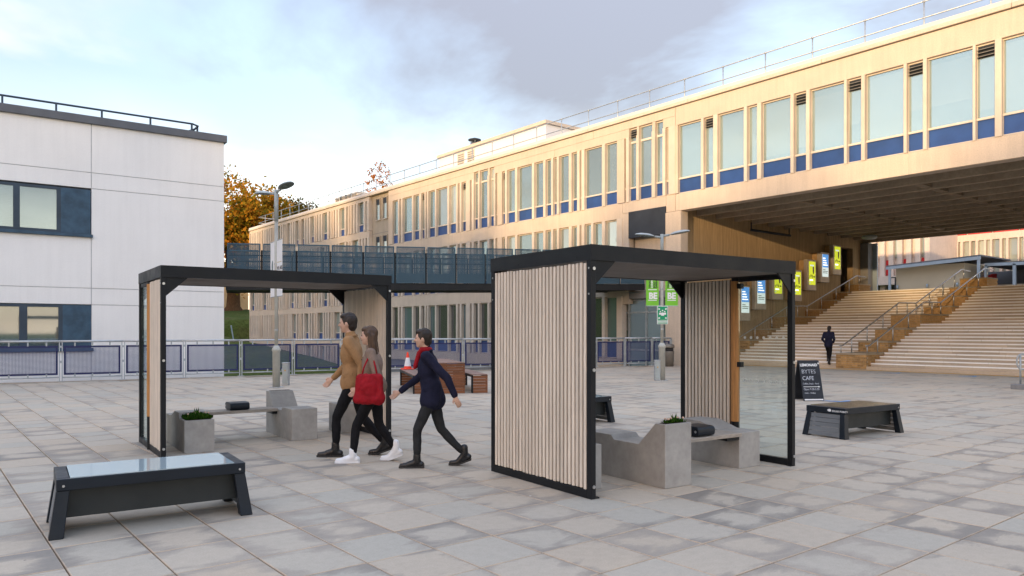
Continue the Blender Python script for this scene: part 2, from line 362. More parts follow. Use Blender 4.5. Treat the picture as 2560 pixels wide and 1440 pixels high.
lightbox('office_light',(0.9,0.86,0.75),1.6)

# ------------------------------------------------------------------ mesh helpers
class MB:
    def __init__(s,m=None): s.v=[]; s.f=[]; s.m=m
    def add(s,vs,fs):
        o=len(s.v)
        s.v+= [tuple(s.m@Vector(p)) for p in vs] if s.m else [tuple(p) for p in vs]
        s.f+= [tuple(i+o for i in f) for f in fs]; return s
    def box(s,x0,x1,y0,y1,z0,z1):
        return s.add([(x0,y0,z0),(x1,y0,z0),(x1,y1,z0),(x0,y1,z0),(x0,y0,z1),(x1,y0,z1),(x1,y1,z1),(x0,y1,z1)],
            [(3,2,1,0),(4,5,6,7),(0,1,5,4),(1,2,6,5),(2,3,7,6),(3,0,4,7)])
    def hexa(s,b,t):
        return s.add(list(b)+list(t),[(3,2,1,0),(4,5,6,7),(0,1,5,4),(1,2,6,5),(2,3,7,6),(3,0,4,7)])
    def prism(s,poly,a0,a1,axis='x'):
        """poly of 2-d points extruded along an axis (x: poly is (y,z); y: (x,z); z: (x,y))"""
        def P(p,a): return (a,p[0],p[1]) if axis=='x' else ((p[0],a,p[1]) if axis=='y' else (p[0],p[1],a))
        n=len(poly); vs=[P(p,a0) for p in poly]+[P(p,a1) for p in poly]
        fs=[tuple(range(n))[::-1],tuple(range(n,2*n))]+[(i,(i+1)%n,n+(i+1)%n,n+i) for i in range(n)]
        return s.add(vs,fs)
    def tube(s,pts,r,n=10,caps=True):
        pts=[Vector(p) for p in pts]; rs=r if hasattr(r,'__len__') else [r]*len(pts)
        vs=[];fs=[]; prev=None
        for i,p in enumerate(pts):
            d=(pts[min(i+1,len(pts)-1)]-pts[max(i-1,0)])
            if d.length<1e-9: d=Vector((0,0,1))
            d.normalize()
            if prev is None:
                a=Vector((0,0,1)) if abs(d.z)<0.9 else Vector((1,0,0)); x=d.cross(a).normalized()
            else: x=(prev-d*prev.dot(d)).normalized()
            prev=x; y=d.cross(x)
            for k in range(n):
                th=2*math.pi*k/n; vs.append(p+(x*math.cos(th)+y*math.sin(th))*rs[i])
        for i in range(len(pts)-1):
            for k in range(n):
                a=i*n+k;b=i*n+(k+1)%n; fs.append((a,b,b+n,a+n))
        if caps: fs.append(tuple(range(n))[::-1]); fs.append(tuple(range((len(pts)-1)*n,len(pts)*n)))
        return s.add(vs,fs)
    def lathe(s,prof,c=(0,0),n=20):
        return s.tube([(c[0],c[1],z) for r,z in prof],[max(r,1e-4) for r,z in prof],n)
    def ell(s,c,r,n=10,m=7):
        vs=[(c[0],c[1],c[2]-r[2])];fs=[]
        for i in range(1,m):
            ph=-math.pi/2+math.pi*i/m
            for k in range(n):
                th=2*math.pi*k/n; vs.append((c[0]+r[0]*math.cos(ph)*math.cos(th),c[1]+r[1]*math.cos(ph)*math.sin(th),c[2]+r[2]*math.sin(ph)))
        vs.append((c[0],c[1],c[2]+r[2])); T=len(vs)-1
        for k in range(n): fs.append((0,1+(k+1)%n,1+k)); fs.append((T,1+(m-2)*n+k,1+(m-2)*n+(k+1)%n))
        for i in range(m-2):
            for k in range(n):
                a=1+i*n+k;b=1+i*n+(k+1)%n; fs.append((a,b,b+n,a+n))
        return s.add(vs,fs)
    def mesh(s,name,mt,bevel=0,seg=1,smooth=False):
        me=bpy.data.meshes.new(name); me.from_pydata(s.v,[],s.f)
        if bevel:
            bm=bmesh.new(); bm.from_mesh(me); bmesh.ops.recalc_face_normals(bm,faces=bm.faces)
            ed=[e for e in bm.edges if len(e.link_faces)==2 and e.calc_face_angle(0)>0.4]
            bmesh.ops.bevel(bm,geom=ed,offset=bevel,segments=seg,affect='EDGES',clamp_overlap=True)
            bm.to_mesh(me); bm.free()
        if mt: me.materials.append(MATS[mt])
        if smooth: me.shade_smooth()
        me.update(); return me
    def build(s,name,mt,parent=None,bevel=0,seg=1,smooth=False,loc=None):
        return link(name,s.mesh(name,mt,bevel,seg,smooth),parent,loc)
def link(name,me,parent=None,loc=None,rot=None):
    o=bpy.data.objects.new(name,me); COL.objects.link(o)
    if parent is not None: o.parent=parent
    if loc is not None: o.location=loc
    if rot is not None: o.rotation_euler=rot
    return o
def tag(o,label=None,cat=None,group=None,kind=None):
    if label: o['label']=label
    if cat: o['category']=cat
    if group: o['group']=group
    if kind: o['kind']=kind
    return o
def thing(name,label,cat,loc=(0,0,0),rz=0,group=None):
    o=link(name,None,None,loc,(0,0,rz)); o.empty_display_size=0.2
    return tag(o,label,cat,group)
def bx(name,mt,parent,x0,x1,y0,y1,z0,z1,bevel=0):
    if x0>x1: x0,x1=x1,x0
    if y0>y1: y0,y1=y1,y0
    return MB().box(x0,x1,y0,y1,z0,z1).build(name,mt,parent,bevel)
# a bench scene of its own for converting lettering and remeshed shapes to plain meshes
TMP=bpy.data.scenes.new('bench')
def baked(o):
    TMP.collection.objects.link(o); vl=TMP.view_layers[0]; vl.update()
    dg=vl.depsgraph; me=bpy.data.meshes.new_from_object(o.evaluated_get(dg))
    bpy.data.objects.remove(o); return me
def text(name,body,size,mt,parent,mtx,extr=0.002,align='LEFT',sx=1.0,bold=0.0):
    cu=bpy.data.curves.new('lettering','FONT'); cu.body=body; cu.size=size; cu.extrude=extr; cu.align_x=align; cu.offset=bold
    cu.resolution_u=3
    me=baked(bpy.data.objects.new('lettering',cu)); bpy.data.curves.remove(cu)
    me.transform(mtx@Matrix.Diagonal((sx,1,1,1))); me.materials.clear(); me.materials.append(MATS[mt]); me.name=name
    return link(name,me,parent)
def frame_mtx(origin,right,up):
    r=Vector(right).normalized(); u=Vector(up).normalized(); n=r.cross(u)
    m=Matrix((r,u,n)).transposed().to_4x4(); m.translation=Vector(origin); return m

# ------------------------------------------------------------------ setting: ground, paving
def sstep(a,b,x):
    t=max(0,min(1,(x-a)/(b-a))); return t*t*(3-2*t)
def terrain_z(x,y):
    t=x*FW[0]+y*FW[1]
    bank=max(-2.6,min(0.097*(t-50.6),4.2+0.01*(t-94)))
    low=-2.6
    w=1-sstep(20.2,24.0,x)
    if y>74: w=max(w,sstep(74,78,y))
    z=low*(1-w)+bank*w
    if x>42 : z=max(z,3.4*sstep(42,43.5,x) + (-2.6)*(1-sstep(42,43.5,x))) if y<60 else z
    k=sstep(30,26.6,y)*sstep(44,36,x)
    z=z*(1-k)+(-2.9)*k if y>0 else min(z,-2.9)
    if y<2 or x<-14: z=-0.6
    if x<-30: z=-0.6
    return z+0.12*noise.noise(Vector((x*0.22,y*0.22,0)))*(1 if t>34 else 0)
def axis_vals(breaks):
    out=[]
    for a,b,n in breaks: out+= [a+(b-a)*i/n for i in range(n)]
    out.append(breaks[-1][1]); return out
xs=axis_vals([(-600,-60,6),(-60,-16,6),(-16,14,8),(14,46,64),(46,80,12),(80,600,6)])
ys=axis_vals([(-600,-20,6),(-20,24,12),(24,110,86),(110,700,8)])
gm=MB(); nx=len(xs)
gm.v=[(x,y,terrain_z(x,y)) for y in ys for x in xs]
gm.f=[(j*nx+i,j*nx+i+1,(j+1)*nx+i+1,(j+1)*nx+i) for j in range(len(ys)-1) for i in range(nx-1)]
tag(gm.build('terrain','grass',smooth=True),kind='structure')

# ridge added out of view towards the sun, shaped to shade the square
hm=MB(); RX=-260.0; SL=math.tan(SUN_EL)/SUN_TRAVEL.x; BY=SUN_TRAVEL.y/SUN_TRAVEL.x
def ridge_h(yp):
    Y=yp+(26-RX)*BY
    z=4.7+3.4*sstep(30,58,Y)
    return z+(26-RX)*SL+1.2*noise.noise(Vector((yp*0.03,3.1,0)))
ry=[-620+i*10 for i in range(130)]
hv=[]
for y in ry:
    h=ridge_h(y); hv+= [(RX+150,y,-0.7),(RX+45,y,h*0.62),(RX,y,h),(RX-60,y,h*0.7),(RX-200,y,-0.7)]
hm.v=hv; hm.f=[(i*5+k,i*5+k+1,(i+1)*5+k+1,(i+1)*5+k) for i in range(len(ry)-1) for k in range(4)]
tag(hm.build('shade_ridge','grass',smooth=True),kind='structure')
wm_=MB(); rw_=random.Random(21); yy_=-560.0  # added tree shapes out of view, ragged to soften the shadow line
while yy_<560:
    h=rw_.uniform(0.8,4.6); r0=rw_.uniform(1.6,2.8); b=ridge_h(yy_)-1.2; x_=RX+rw_.uniform(-6,6)
    wm_.tube([(x_,yy_,b),(x_,yy_,b+1.2+h*0.35),(x_,yy_,b+1.2+h*0.75),(x_,yy_,b+1.2+h)],[r0*0.6,r0,r0*0.8,0.2],7); yy_+=rw_.uniform(2.2,4.6)
tag(wm_.build('sun_filter','leaf_olive'),'added row of tree shapes out of view, filtering the low sun','sun_filter',kind='stuff')

FENCE=[(-5.0,26.4),(2.0,25.7),(11.5,24.25),(18.0,22.6),(25.75,20.95)]
def fence_y(x):
    for (a,b),(c,d) in zip(FENCE,FENCE[1:]):
        if x<=c: return b+(d-b)*(x-a)/(c-a)
    return FENCE[-1][1]
XS=28.5
sub=MB(); 
poly=[(-18,-18),(XS+0.3,-18),(XS+0.3,20.95),(25.75,20.95)]+[(a,b) for a,b in FENCE[::-1][1:]]+[(-18,27.6)]
sub.prism([(a,b) for a,b in poly],-2.9,-0.022,'z')
deck=tag(sub.build('plaza_base','joint_sand'),kind='structure')
paving=tag(link('paving',None),kind='structure')
def slab_mesh():
    b=MB(); w=PDX/2-0.0048; d=PDY/2-0.0048; c=0.004
    lo=[(-w,-d,-0.03),(w,-d,-0.03),(w,d,-0.03),(-w,d,-0.03)]
    md=[(x,y,-c) for x,y,_ in lo]; tp=[(x-c*(1 if x>0 else -1),y-c*(1 if y>0 else -1),0) for x,y,_ in lo]
    fs=[(8,9,10,11)]
    for k in range(4):
        j=(k+1)%4; fs+= [(k,j,4+j,4+k),(4+k,4+j,8+j,8+k)]
    b.v=lo+md+tp; b.f=fs; return b
SB=slab_mesh(); SM=SB.mesh('slab','paving')
cells=[]
for i in range(-12,58):
    for j in range(-12,50):
        x=PX0+(i+0.5)*PDX; y=PY0+(j+0.5)*PDY
        if x>XS-0.25 or y+PDY/2>fence_y(x)-0.12: continue
        p=proj(x,y,0) or (9999,9999,99)
        inview=-60<p[0]<2620 and p[1]<1500
        cells.append((0 if inview else 1,p[2],i,j,x,y))
cells.sort()
stuff=MB()
for k,(iv,t,i,j,x,y) in enumerate(cells):
    dz=rnd.uniform(-0.0012,0.0012); rx=rnd.uniform(-1,1)*0.0022; ry_=rnd.uniform(-1,1)*0.0022
    if k<300: link('slab',SM,paving,(x,y,dz),(rx,ry_,rnd.uniform(-1,1)*0.002))
    else:
        stuff.m=Matrix.Translation((x,y,dz))@Matrix.Rotation(rx,4,'X')@Matrix.Rotation(ry_,4,'Y'); stuff.add(SB.v,SB.f)
tag(stuff.build('paving_slabs','paving',paving),kind='stuff')
# edge kerb and retaining face below the railing
kb=MB()
for (a,b),(c,d) in zip(FENCE,FENCE[1:]):
    n=Vector((-(d-b),c-a)).normalized()
    p=[(a-n.x*0.14,b-n.y*0.14),(c-n.x*0.14,d-n.y*0.14),(c+n.x*0.1,d+n.y*0.1),(a+n.x*0.1,b+n.y*0.1)]
    kb.prism(p,-0.5,0.012,'z')
tag(kb.build('kerb','kerb'),kind='structure')
ln=MB().box(XS-0.26,XS-0.05,3,20.0,0.001,0.006)
tag(ln.build('floor_line','yellow_paint'),kind='structure')

# ------------------------------------------------------------------ white building
WB0=Vector((8.96,27.96,0)); WBR=math.atan2(-0.0578,0.9983)
wb=thing('white_building','white rendered two-storey building with slate grey windows at the left','building',WB0,WBR)
# local: x along the facade (0 at the right corner, negative to the left), facade in the plane y=0, depth +y
TOP=8.38; LEFT=-20.0
hx=-4.26
def wall_panels():
    zs=[(-2.9,2.355),(2.38,2.905),(2.93,6.225),(6.25,6.755),(6.78,TOP)]
    wins=[(-20.0,-4.27,4.62,6.22),(-20.0,-4.25,0.83,2.42)]
    c=MB().box(hx,-0.02,0.03,0.34,-2.9,TOP-0.02)
    for a,b in ((-2.9,0.83),(2.38,4.60),(6.24,TOP-0.02)): c.box(LEFT,hx,0.03,0.34,a,b)
    c.box(LEFT,-0.02,0.34,12,-2.9,TOP-0.02)
    c.build('core_wall','groove',wb)
    for z0,z1 in zs:
        for a,b in ((LEFT,hx-0.012),(hx+0.012,0.0)):
            if b<hx+0.01 and (z0,z1)==(2.93,6.225):
                bx('render_panel','render_white',wb,a,b,0,0.028,2.93,4.60)
            elif b<hx+0.01 and (z0,z1)==(-2.9,2.355):
                bx('render_panel','render_white',wb,a,b,0,0.028,-2.9,0.80)
            else: bx('render_panel','render_white',wb,a,b,0,0.028,z0,z1)
wall_panels()
bx('end_wall','render_white',wb,-0.02,0.0,0.03,12,-2.9,TOP)
bx('coping','roof_grey',wb,LEFT-0.05,0.09,-0.10,12.1,TOP,TOP+0.26,0.01)
bx('roof','roof_grey',wb,LEFT,0,0.2,12,TOP-0.1,TOP+0.02)
def wb_window(z0,z1,edges):
    w=MB(); y0=0.012; 
    xa,xb=edges[0],edges[-1]
    w.box(xa,xb,0.016,0.09,z1-0.09,z1); w.box(xa,xb,0.016,0.09,z0,z0+0.10)
    for e0,e1 in zip(edges[1:-1:2],edges[2:-1:2]): w.box(e0,e1,0.016,0.09,z0+0.10,z1-0.09)
    wn=w.build('window','frame_slate',wb)
    pan=[(edges[i],edges[i+1]) for i in range(0,len(edges)-1,2)]
    for k,(a,b) in enumerate(pan):
        if k==len(pan)-1:
            bx('infill_panel','panel_slate',wn,a,b,0.010,0.03,z0+0.02,z1-0.02)
        else:
            bx('pane','pane_clear',wn,a,b,0.055,0.06,z0+0.10,z1-0.09)
            bl=MB(); zc=z1-0.10
            while zc>z0+0.13:
                bl.add([(a,0.16,zc),(b,0.16,zc),(b,0.13,zc-0.042),(a,0.13,zc-0.042)],[(0,1,2,3)]); zc-=0.05
            bl.build('blind','blind',wn)
            bx('room_back','room_dark',wn,a,b,0.3,0.31,z0,z1)
    bx('sill','panel_slate',wn,xa,xb+0.06,-0.09,0.05,z0-0.10,z0-0.001,0.008)
wb_window(4.70,6.20,[-20,-10.2,-10.0,-8.35,-8.15,-6.43,-6.25,-5.25,-5.13,-4.28])
wb_window(0.93,2.36,[-20,-10.2,-10.0,-8.35,-8.15,-6.27,-6.05,-5.20,-5.08,-4.26])
# cut room recess look: dark backing behind windows is the core wall
rl=MB(); zr=9.06
rl.tube([(-19.5,0.6,zr),(-0.95,0.6,zr),(-0.72,0.8,zr)],0.035,8); rl.tube([(-0.72,0.8,zr),(-0.72,5,zr)],0.035,8)
rail=rl.build('roof_rail','frame_slate',wb,smooth=True)
for xx in (-16,-13.4,-10.9,-8.6,-6.70,-5.22,-3.88,-2.36,-0.98): bx('rail_post','frame_slate',rail,xx-0.03,xx+0.03,0.57,0.63,TOP+0.2,zr)
bx('rail_post','frame_slate',rail,-0.75,-0.69,0.87,0.93,TOP+0.2,zr)
MB().tube([(-0.72,0.9,zr-0.05),(-1.6,1.6,TOP+0.3)],0.025,6).build('rail_brace','frame_slate',rail)

# ------------------------------------------------------------------ long concrete building with the passage under it
XB=26.0
cb=thing('concrete_building','long beige concrete building with blue window panels, bridging over the steps','building',(XB,20.9,0))
# parts are given in world coordinates through an offset
CBO=Vector((XB,20.9,0))
def cbx(name,mt,parent,x0,x1,y0,y1,z0,z1,bevel=0):
    par_off=CBO
    return bx(name,mt,parent,x0-par_off.x,x1-par_off.x,y0-par_off.y,y1-par_off.y,z0,z1,bevel)
def Yu(u): return on_x(u,XB)[0]
GLD=[0.27]
fin_cache={}
def fin(y0,y1,z0,z1,name='mullion',mt='concrete_fin',xf=XB-0.035,xb=XB+0.30):
    h=z1-z0; w=abs(y1-y0); key=(round(w,2),round(h,2),mt,round(xf,3))
    if key not in fin_cache:
        w2=key[0]; f=MB().box(0,xb-xf,0,w2,0,h); fin_cache[key]=f.mesh(name,mt,0.012 if w2>0.06 else 0)
    return link(name,fin_cache[key],cb,(xf-CBO.x,min(y0,y1)-CBO.y,z0))
def window(ya,yb,zs,zp,zh,pm='pane',louvre=False,transom=None,panel='blue_panel'):
    GL=XB+GLD[0]
    """ya<yb; sill zs, top of the blue panel zp, head zh"""
    fr=MB(); o=CBO
    def b(x0,x1,y0,y1,z0,z1): fr.box(x0-o.x,x1-o.x,y0-o.y,y1-o.y,z0,z1)
    b(GL-0.07,GL+0.03,ya,yb,zp-0.035,zp+0.035); b(GL-0.05,GL+0.03,ya,yb,zh-0.05,zh)
    b(GL-0.05,GL+0.03,ya,yb,zs,zs+0.03)
    b(GL-0.02,GL+0.03,ya,ya+0.012,zs,zh); b(GL-0.02,GL+0.03,yb-0.012,yb,zs,zh)
    if transom: b(GL-0.05,GL+0.03,ya+0.03,yb-0.03,transom-0.05,transom+0.05)
    w=fr.build('window','window_paint',cb)
    cbx('pane',pm,w,GL,GL+0.01,ya,yb,zp,zh)
    if pm=='pane':
        cbx('room','room_dark',w,GL+0.13,GL+0.14,ya,yb,zp,zh)
        if yb-ya>0.2:
            zb=zp+rnd.choice((0.08,0.12,0.2,0.3,0.75)); zt_=zh-rnd.uniform(0.12,0.34)
            cbx('roller_blind','roller_blind',w,GL+0.07,GL+0.075,ya,yb,zb,zt_)
    cbx('panel',panel,w,GL-0.02,GL+0.02,ya+0.005,yb-0.005,zs+0.02,zp-0.036)
    if louvre:
        zl=zh-0.42
        cbx('louvre_box','slate_panel',w,GL-0.015,GL-0.005,ya+0.02,yb-0.02,zl,zh-0.05)
        for k in range(3):
            z=zh-0.13-k*0.11; lv=MB(); y0,y1=ya+0.03-o.y,yb-0.03-o.y
            lv.hexa([(GL-0.13-o.x,y0,z-0.05),(GL-0.02-o.x,y0,z),(GL-0.02-o.x,y1,z),(GL-0.13-o.x,y1,z-0.05)],
                    [(GL-0.13-o.x,y0,z-0.04),(GL-0.02-o.x,y0,z+0.01),(GL-0.02-o.x,y1,z+0.01),(GL-0.13-o.x,y1,z-0.04)])
            lv.build('louvre','louvre',w)
    return w
def floor_row(wins,zs,zp,zh,y_lo,y_hi,pmf=None,tall=(),zt=None,louv=(),panel='blue_panel'):
    wins=sorted(wins); prev=y_lo
    for k,(a,b) in enumerate(wins):
        if a-prev>0.02:
            g=a-prev
            if g>0.42: cbx('pier','concrete',cb,XB,XB+0.34,prev,a,zs,zh)
            else: fin(prev,a,zs-0.03,zh)
        hh=zt if k in tall else zh
        window(a,b,zs,zp,hh,pmf(k) if pmf else 'pane',louvre=k in louv,transom=(zh-0.25 if k in tall else None),panel=panel)
        prev=b
    if y_hi-prev>0.02: cbx('pier','concrete',cb,XB,XB+0.34,prev,y_hi,zs,zh)

COP0,COP1=11.28,11.52
Y_END=73.5; Y_TW0,Y_TW1=46.06,48.86; Y_BR=20.95; Y_FAR=-10.0
# --- storey over the passage
GLD[0]=0.16
zs,zp,zh=7.48,8.12,10.45
pw=[(150,290),(318,368),(408,565),(598,650),(690,865),(900,965),(1003,1208),(1243,1318),(1360,1592),(1630,1715),(1760,2035),(2075,2178)]
wins=[(Yu(1640+b/2.572)-0.01,Yu(1640+a/2.572)+0.085) for a,b in pw]
y=8.42
while y>Y_FAR+2.2:
    wins.append((y-1.17,y)); wins.append((y-1.17-0.2-0.41,y-1.17-0.2)); y-=2.06
wins=sorted(wins); nb=len(wins)
lou=[k for k,(a,b) in enumerate(wins) if b-a<0.6 and abs(a-16.9)>0.2]
floor_row(wins,zs,zp,zh,Y_FAR,Y_BR-0.0,louv=lou)
# edge beams of the bridge, jointed
joints=[Y_BR,16.0,11.2,6.4,1.6,-3.2,Y_FAR]
for a,b in zip(joints,joints[1:]):
    cbx('edge_beam','concrete',cb,XB,XB+0.5,b+0.012,a-0.012,6.72,zs-0.03,0.01)
    cbx('parapet','concrete',cb,XB,XB+0.34,b+0.012,a-0.012,zh,COP0-0.03,0.01)
    cbx('joint_strip','coping',cb,XB+0.012,XB+0.3,b-0.012,b+0.012,6.73,zs-0.05)
    cbx('joint_strip','coping',cb,XB+0.012,XB+0.3,b-0.012,b+0.012,zh+0.01,COP0-0.04)
# --- right wing
GLD[0]=0.15
pxw=[(981.3,995.3),(998.7,1003.3),(1006.7,1030.7),(1034,1048.7),(1053.3,1062),(1064.7,1068.3),(1071.3,1088),(1091.3,1119.3),(1123.3,1140.7),(1144.7,1150),(1154,1165.3),
(1175.3,1180),(1184.7,1195.3),(1199.3,1219.3),(1224,1235.3),(1238.7,1243.3),(1254.7,1263.3),(1267.7,1288.4),(1293.6,1330.6),(1335.8,1359),(1364.2,1378.8),(1383,1392.6),(1397.8,1422.7),(1429.6,1443.4),(1449.4,1454.6),(1461.5,1505.4),(1513,1542.4),
(1560.5,1565.7),(1572.6,1591.5),(1597.5,1630),(1638,1657),(1663.8,1671.6)]
rw=sorted((Yu(b),Yu(a)) for a,b in pxw)
tallk=[k for k,(a,b) in enumerate(rw) if any(abs(b-Yu(u))<0.05 for u in (1184.7,1199.3,1224,1572.6,1597.5,1638))]
Y_RW0=Y_BR; Y_RW1=Y_TW0
def pm_top(k): return 'pane' if rnd.random()<0.8 else 'pane_far'
floor_row(rw,7.50,8.12,10.47,Y_RW0,Y_RW1,pm_top,tallk,10.86,louv=[k for k,(a,b) in enumerate(rw) if 0.28<b-a<0.5 and k%3==0])
# lower storeys of the right wing (leave the entrance bay at the near end)
YE=Yu(1556)
rw2=[w for w in rw if w[0]>YE]
def shuffle(ws,seed):
    r=random.Random(seed); out=[]
    for a,b in ws:
        if b-a>1.2 and r.random()<0.35:
            c=a+(b-a)*0.55; out+= [(a,c-0.07),(c+0.07,b)]
        else: out.append((a,b))
    return out
floor_row(shuffle(rw2,3),3.86,4.45,6.76,YE,Y_RW1,lambda k:'pane' if k%5 else 'pane_far')
floor_row(shuffle(rw2,5),0.21,0.98,3.12,YE,Y_RW1,lambda k:'pane_dark' if k%4 else 'pane_teal')
# bands of the right wing with joints
def band(y0,y1,z0,z1,step=4.6,name='spandrel',mt='concrete'):
    n=max(1,round((y1-y0)/step)); d=(y1-y0)/n
    for k in range(n): cbx(name,mt,cb,XB,XB+0.34,y0+k*d+0.006,y0+(k+1)*d-0.006,z0,z1,0.01)
tall_y=[rw[k] for k in tallk]
# parapet with notches for the tall windows
def notch_band(z0,z1):
    segs=[]; cur=Y_RW0
    for a,b in tall_y:
        segs.append((cur,a)); cur=b
    segs.append((cur,Y_RW1))
    for a,b in segs:
        if b-a>0.03: band(a,b,z0,10.87)
    band(Y_RW0,Y_RW1,10.875,z1)
notch_band(10.47,COP0-0.03)
band(YE,Y_RW1,6.76,7.47)
band(YE,Y_RW1,3.12,3.83)
band(YE,Y_RW1,-0.45,0.18)
cbx('plinth_wall','concrete_grey',cb,XB+0.06,XB+0.3,YE,Y_RW1,-3.0,-0.46)
# near end pier, slate panel and entrance glazing
YP0,YP1=Yu(1694),Yu(1657)
cbx('pier','concrete',cb,XB-0.05,XB+0.45,20.62,Yu(1665),-0.3,6.70,0.012)
band(Y_BR+0.0,Yu(1665),6.72,7.47); band(Yu(1665),YE,6.98,7.47)
cbx('pier','concrete',cb,XB,XB+0.34,Yu(1572),YE,3.3,6.97)
cbx('slate_panel','slate_panel',cb,XB-0.06,XB+0.1,Yu(1665),Yu(1573),5.78,7.0,0.01)
cbx('recess_wall','concrete',cb,XB+0.4,XB+0.6,Yu(1665),Yu(1572),3.3,5.9)
cbx('lintel','concrete',cb,XB,XB+0.34,Yu(1572)+0.01,YE,2.75,3.29)
cbx('lintel','concrete_grey',cb,XB+0.02,XB+0.34,Yu(1665),Yu(1572),2.98,3.29)
gy0,gy1=Yu(1665),Yu(1556)
ent=MB()
for yy in (gy0,Yu(1648),Yu(1606),Yu(1563)): ent.box(0.25,0.36,yy-0.05-20.9,yy+0.05-20.9,-0.4,2.98)
for z in (0.62,2.35,2.93): ent.box(0.26,0.35,gy0-20.9,gy1-20.9,z-0.04,z+0.04)
en=ent.build('entrance_frame','galv',cb)
for a,b in ((gy0,Yu(1648)),(Yu(1648),Yu(1606)),(Yu(1606),Yu(1563)),(Yu(1563),gy1)):
    for z0,z1 in ((-0.4,0.58),(0.66,2.31),(2.39,2.89)):
        cbx('pane','pane_teal',en,XB+0.30,XB+0.31,a+0.05,b-0.05,z0,z1)
# --- stair tower
cbx('tower_wall','concrete_tower',cb,XB+0.25,XB+0.6,Y_TW0+0.01,Y_TW1-0.01,-3.0,COP0-0.03)
tw=[(Yu(961.6),Yu(952)),(Yu(944),Yu(935))]
for zt in (9.5,6.8,4.1,1.4):
    cbx('tower_joint','concrete_grey',cb,XB+0.243,XB+0.249,Y_TW0+0.02,Y_TW1-0.02,zt-1.0,zt-0.97)
    for a,b in tw:
        w=cbx('window','concrete_fin',cb,XB+0.17,XB+0.249,a-0.08,b+0.08,zt-0.08,zt-0.02)
        cbx('pane','pane_far',w,XB+0.23,XB+0.246,a,b,zt,zt+1.05)
        cbx('louvre','slate_panel',w,XB+0.20,XB+0.24,a,b,zt+1.06,zt+1.45)
        for yy in (a-0.07,b+0.01): cbx('jamb','concrete_tower',w,XB+0.15,XB+0.249,yy,yy+0.06,zt-0.02,zt+1.5)
GLD[0]=0.2
# --- left wing, five storeys of fins
bays=[48.86,51.97,55.01,58.13,61.25,64.3,67.35,70.42,73.5]
pats=[[(0.08,0.17),(0.24,0.33),(0.42,0.72),(0.80,0.93)],[(0.07,0.30),(0.38,0.47),(0.55,0.64),(0.72,0.95)],[(0.06,0.14),(0.22,0.30),(0.38,0.46),(0.54,0.90)],
      [(0.07,0.16),(0.25,0.58),(0.66,0.74),(0.83,0.92)],[(0.06,0.14),(0.21,0.29),(0.36,0.44),(0.51,0.59),(0.66,0.74),(0.82,0.94)]]
pr=random.Random(11)
for fi,zb in enumerate((8.82,6.13,3.45,0.80,-1.87)):
    ws=[]
    for bi,(a,b) in enumerate(zip(bays,bays[1:])):
        p=pats[pr.choice((0,1,2,3)) if bi<5 else pr.choice((4,4,2,0))]
        ws+= [(a+0.12+(b-a-0.24)*s,a+0.12+(b-a-0.24)*e) for s,e in p]
    floor_row(ws,zb,zb+0.55,zb+2.16,Y_TW1,Y_END,(lambda k:'pane' if pr.random()<0.7 else 'pane_far') if fi==0 else (lambda k:'pane_far' if k%3 else 'pane_teal'))
    ztop=COP0-0.03 if fi==0 else zb+2.16+0.50
    band(Y_TW1,Y_END,zb+2.16,ztop if fi==0 else zb+2.65,6.2)
    for yb_ in bays[1:-1]: fin(yb_-0.09,yb_+0.09,zb-0.03,zb+2.16,'column','concrete',XB-0.09)
band(Y_TW1,Y_END,-3.0,-1.89,6.2)
# --- roof, coping, back and end walls, passage
for a,b in zip([Y_FAR]+[Y_FAR+6.05*k for k in range(1,14)],[Y_FAR+6.05*k for k in range(1,14)]+[Y_END+0.05]):
    cbx('coping','coping',cb,XB-0.07,XB+0.55,a+0.006,b-0.006,COP0,COP1-0.09,0.012)
    cbx('flashing','flashing',cb,XB-0.03,XB+0.6,a+0.004,b-0.004,COP1-0.088,COP1+0.06,0.01)
cbx('roof','roof_grey',cb,XB+0.35,43.3,Y_FAR,Y_END,11.0,11.2)
cbx('end_wall','concrete',cb,XB+0.36,43.2,Y_END-0.3,Y_END,-3.0,11.0)
cbx('back_wall','concrete',cb,42.95,43.25,Y_FAR,Y_END,6.9,11.0)
cbx('back_wall','concrete',cb,42.95,43.25,21.3,Y_END,-3.0,6.89)
cbx('inner_floor','ceiling_concrete',cb,XB+0.52,42.94,Y_FAR,20.88,7.12,7.40)
# passage side wall with an opening near its far end
YW=20.90
cbx('side_wall','board_wall',cb,XB+0.46,40.2,YW,YW+0.35,-0.3,7.1)
cbx('side_wall','board_wall',cb,40.2,41.6,YW,YW+0.35,6.15,7.1)
cbx('side_wall','board_wall',cb,41.6,42.9,YW,YW+0.35,-0.3,7.1)
for k in range(12):
    xx=27.4+1.42*k
    cbx('ceiling_beam','beam_concrete',cb,xx,xx+0.22,Y_FAR,20.88,6.64,7.12,0.015)
    if k<11:
        for yy in (16.2,11.7,7.2,2.7):
            cbx('ceiling_rib','ceiling_concrete',cb,xx+0.221,xx+1.419,yy-0.14,yy+0.14,6.70,7.119)
cbx('back_beam','beam_concrete',cb,42.7,42.94,Y_FAR,20.88,6.55,7.119)
cbx('corner_column','concrete_grey',cb,42.45,43.0,20.45,20.89,3.4,6.5)
cbx('corner_trim','pale_blue_paint',cb,43.001,43.12,20.2,20.45,3.4,6.5)
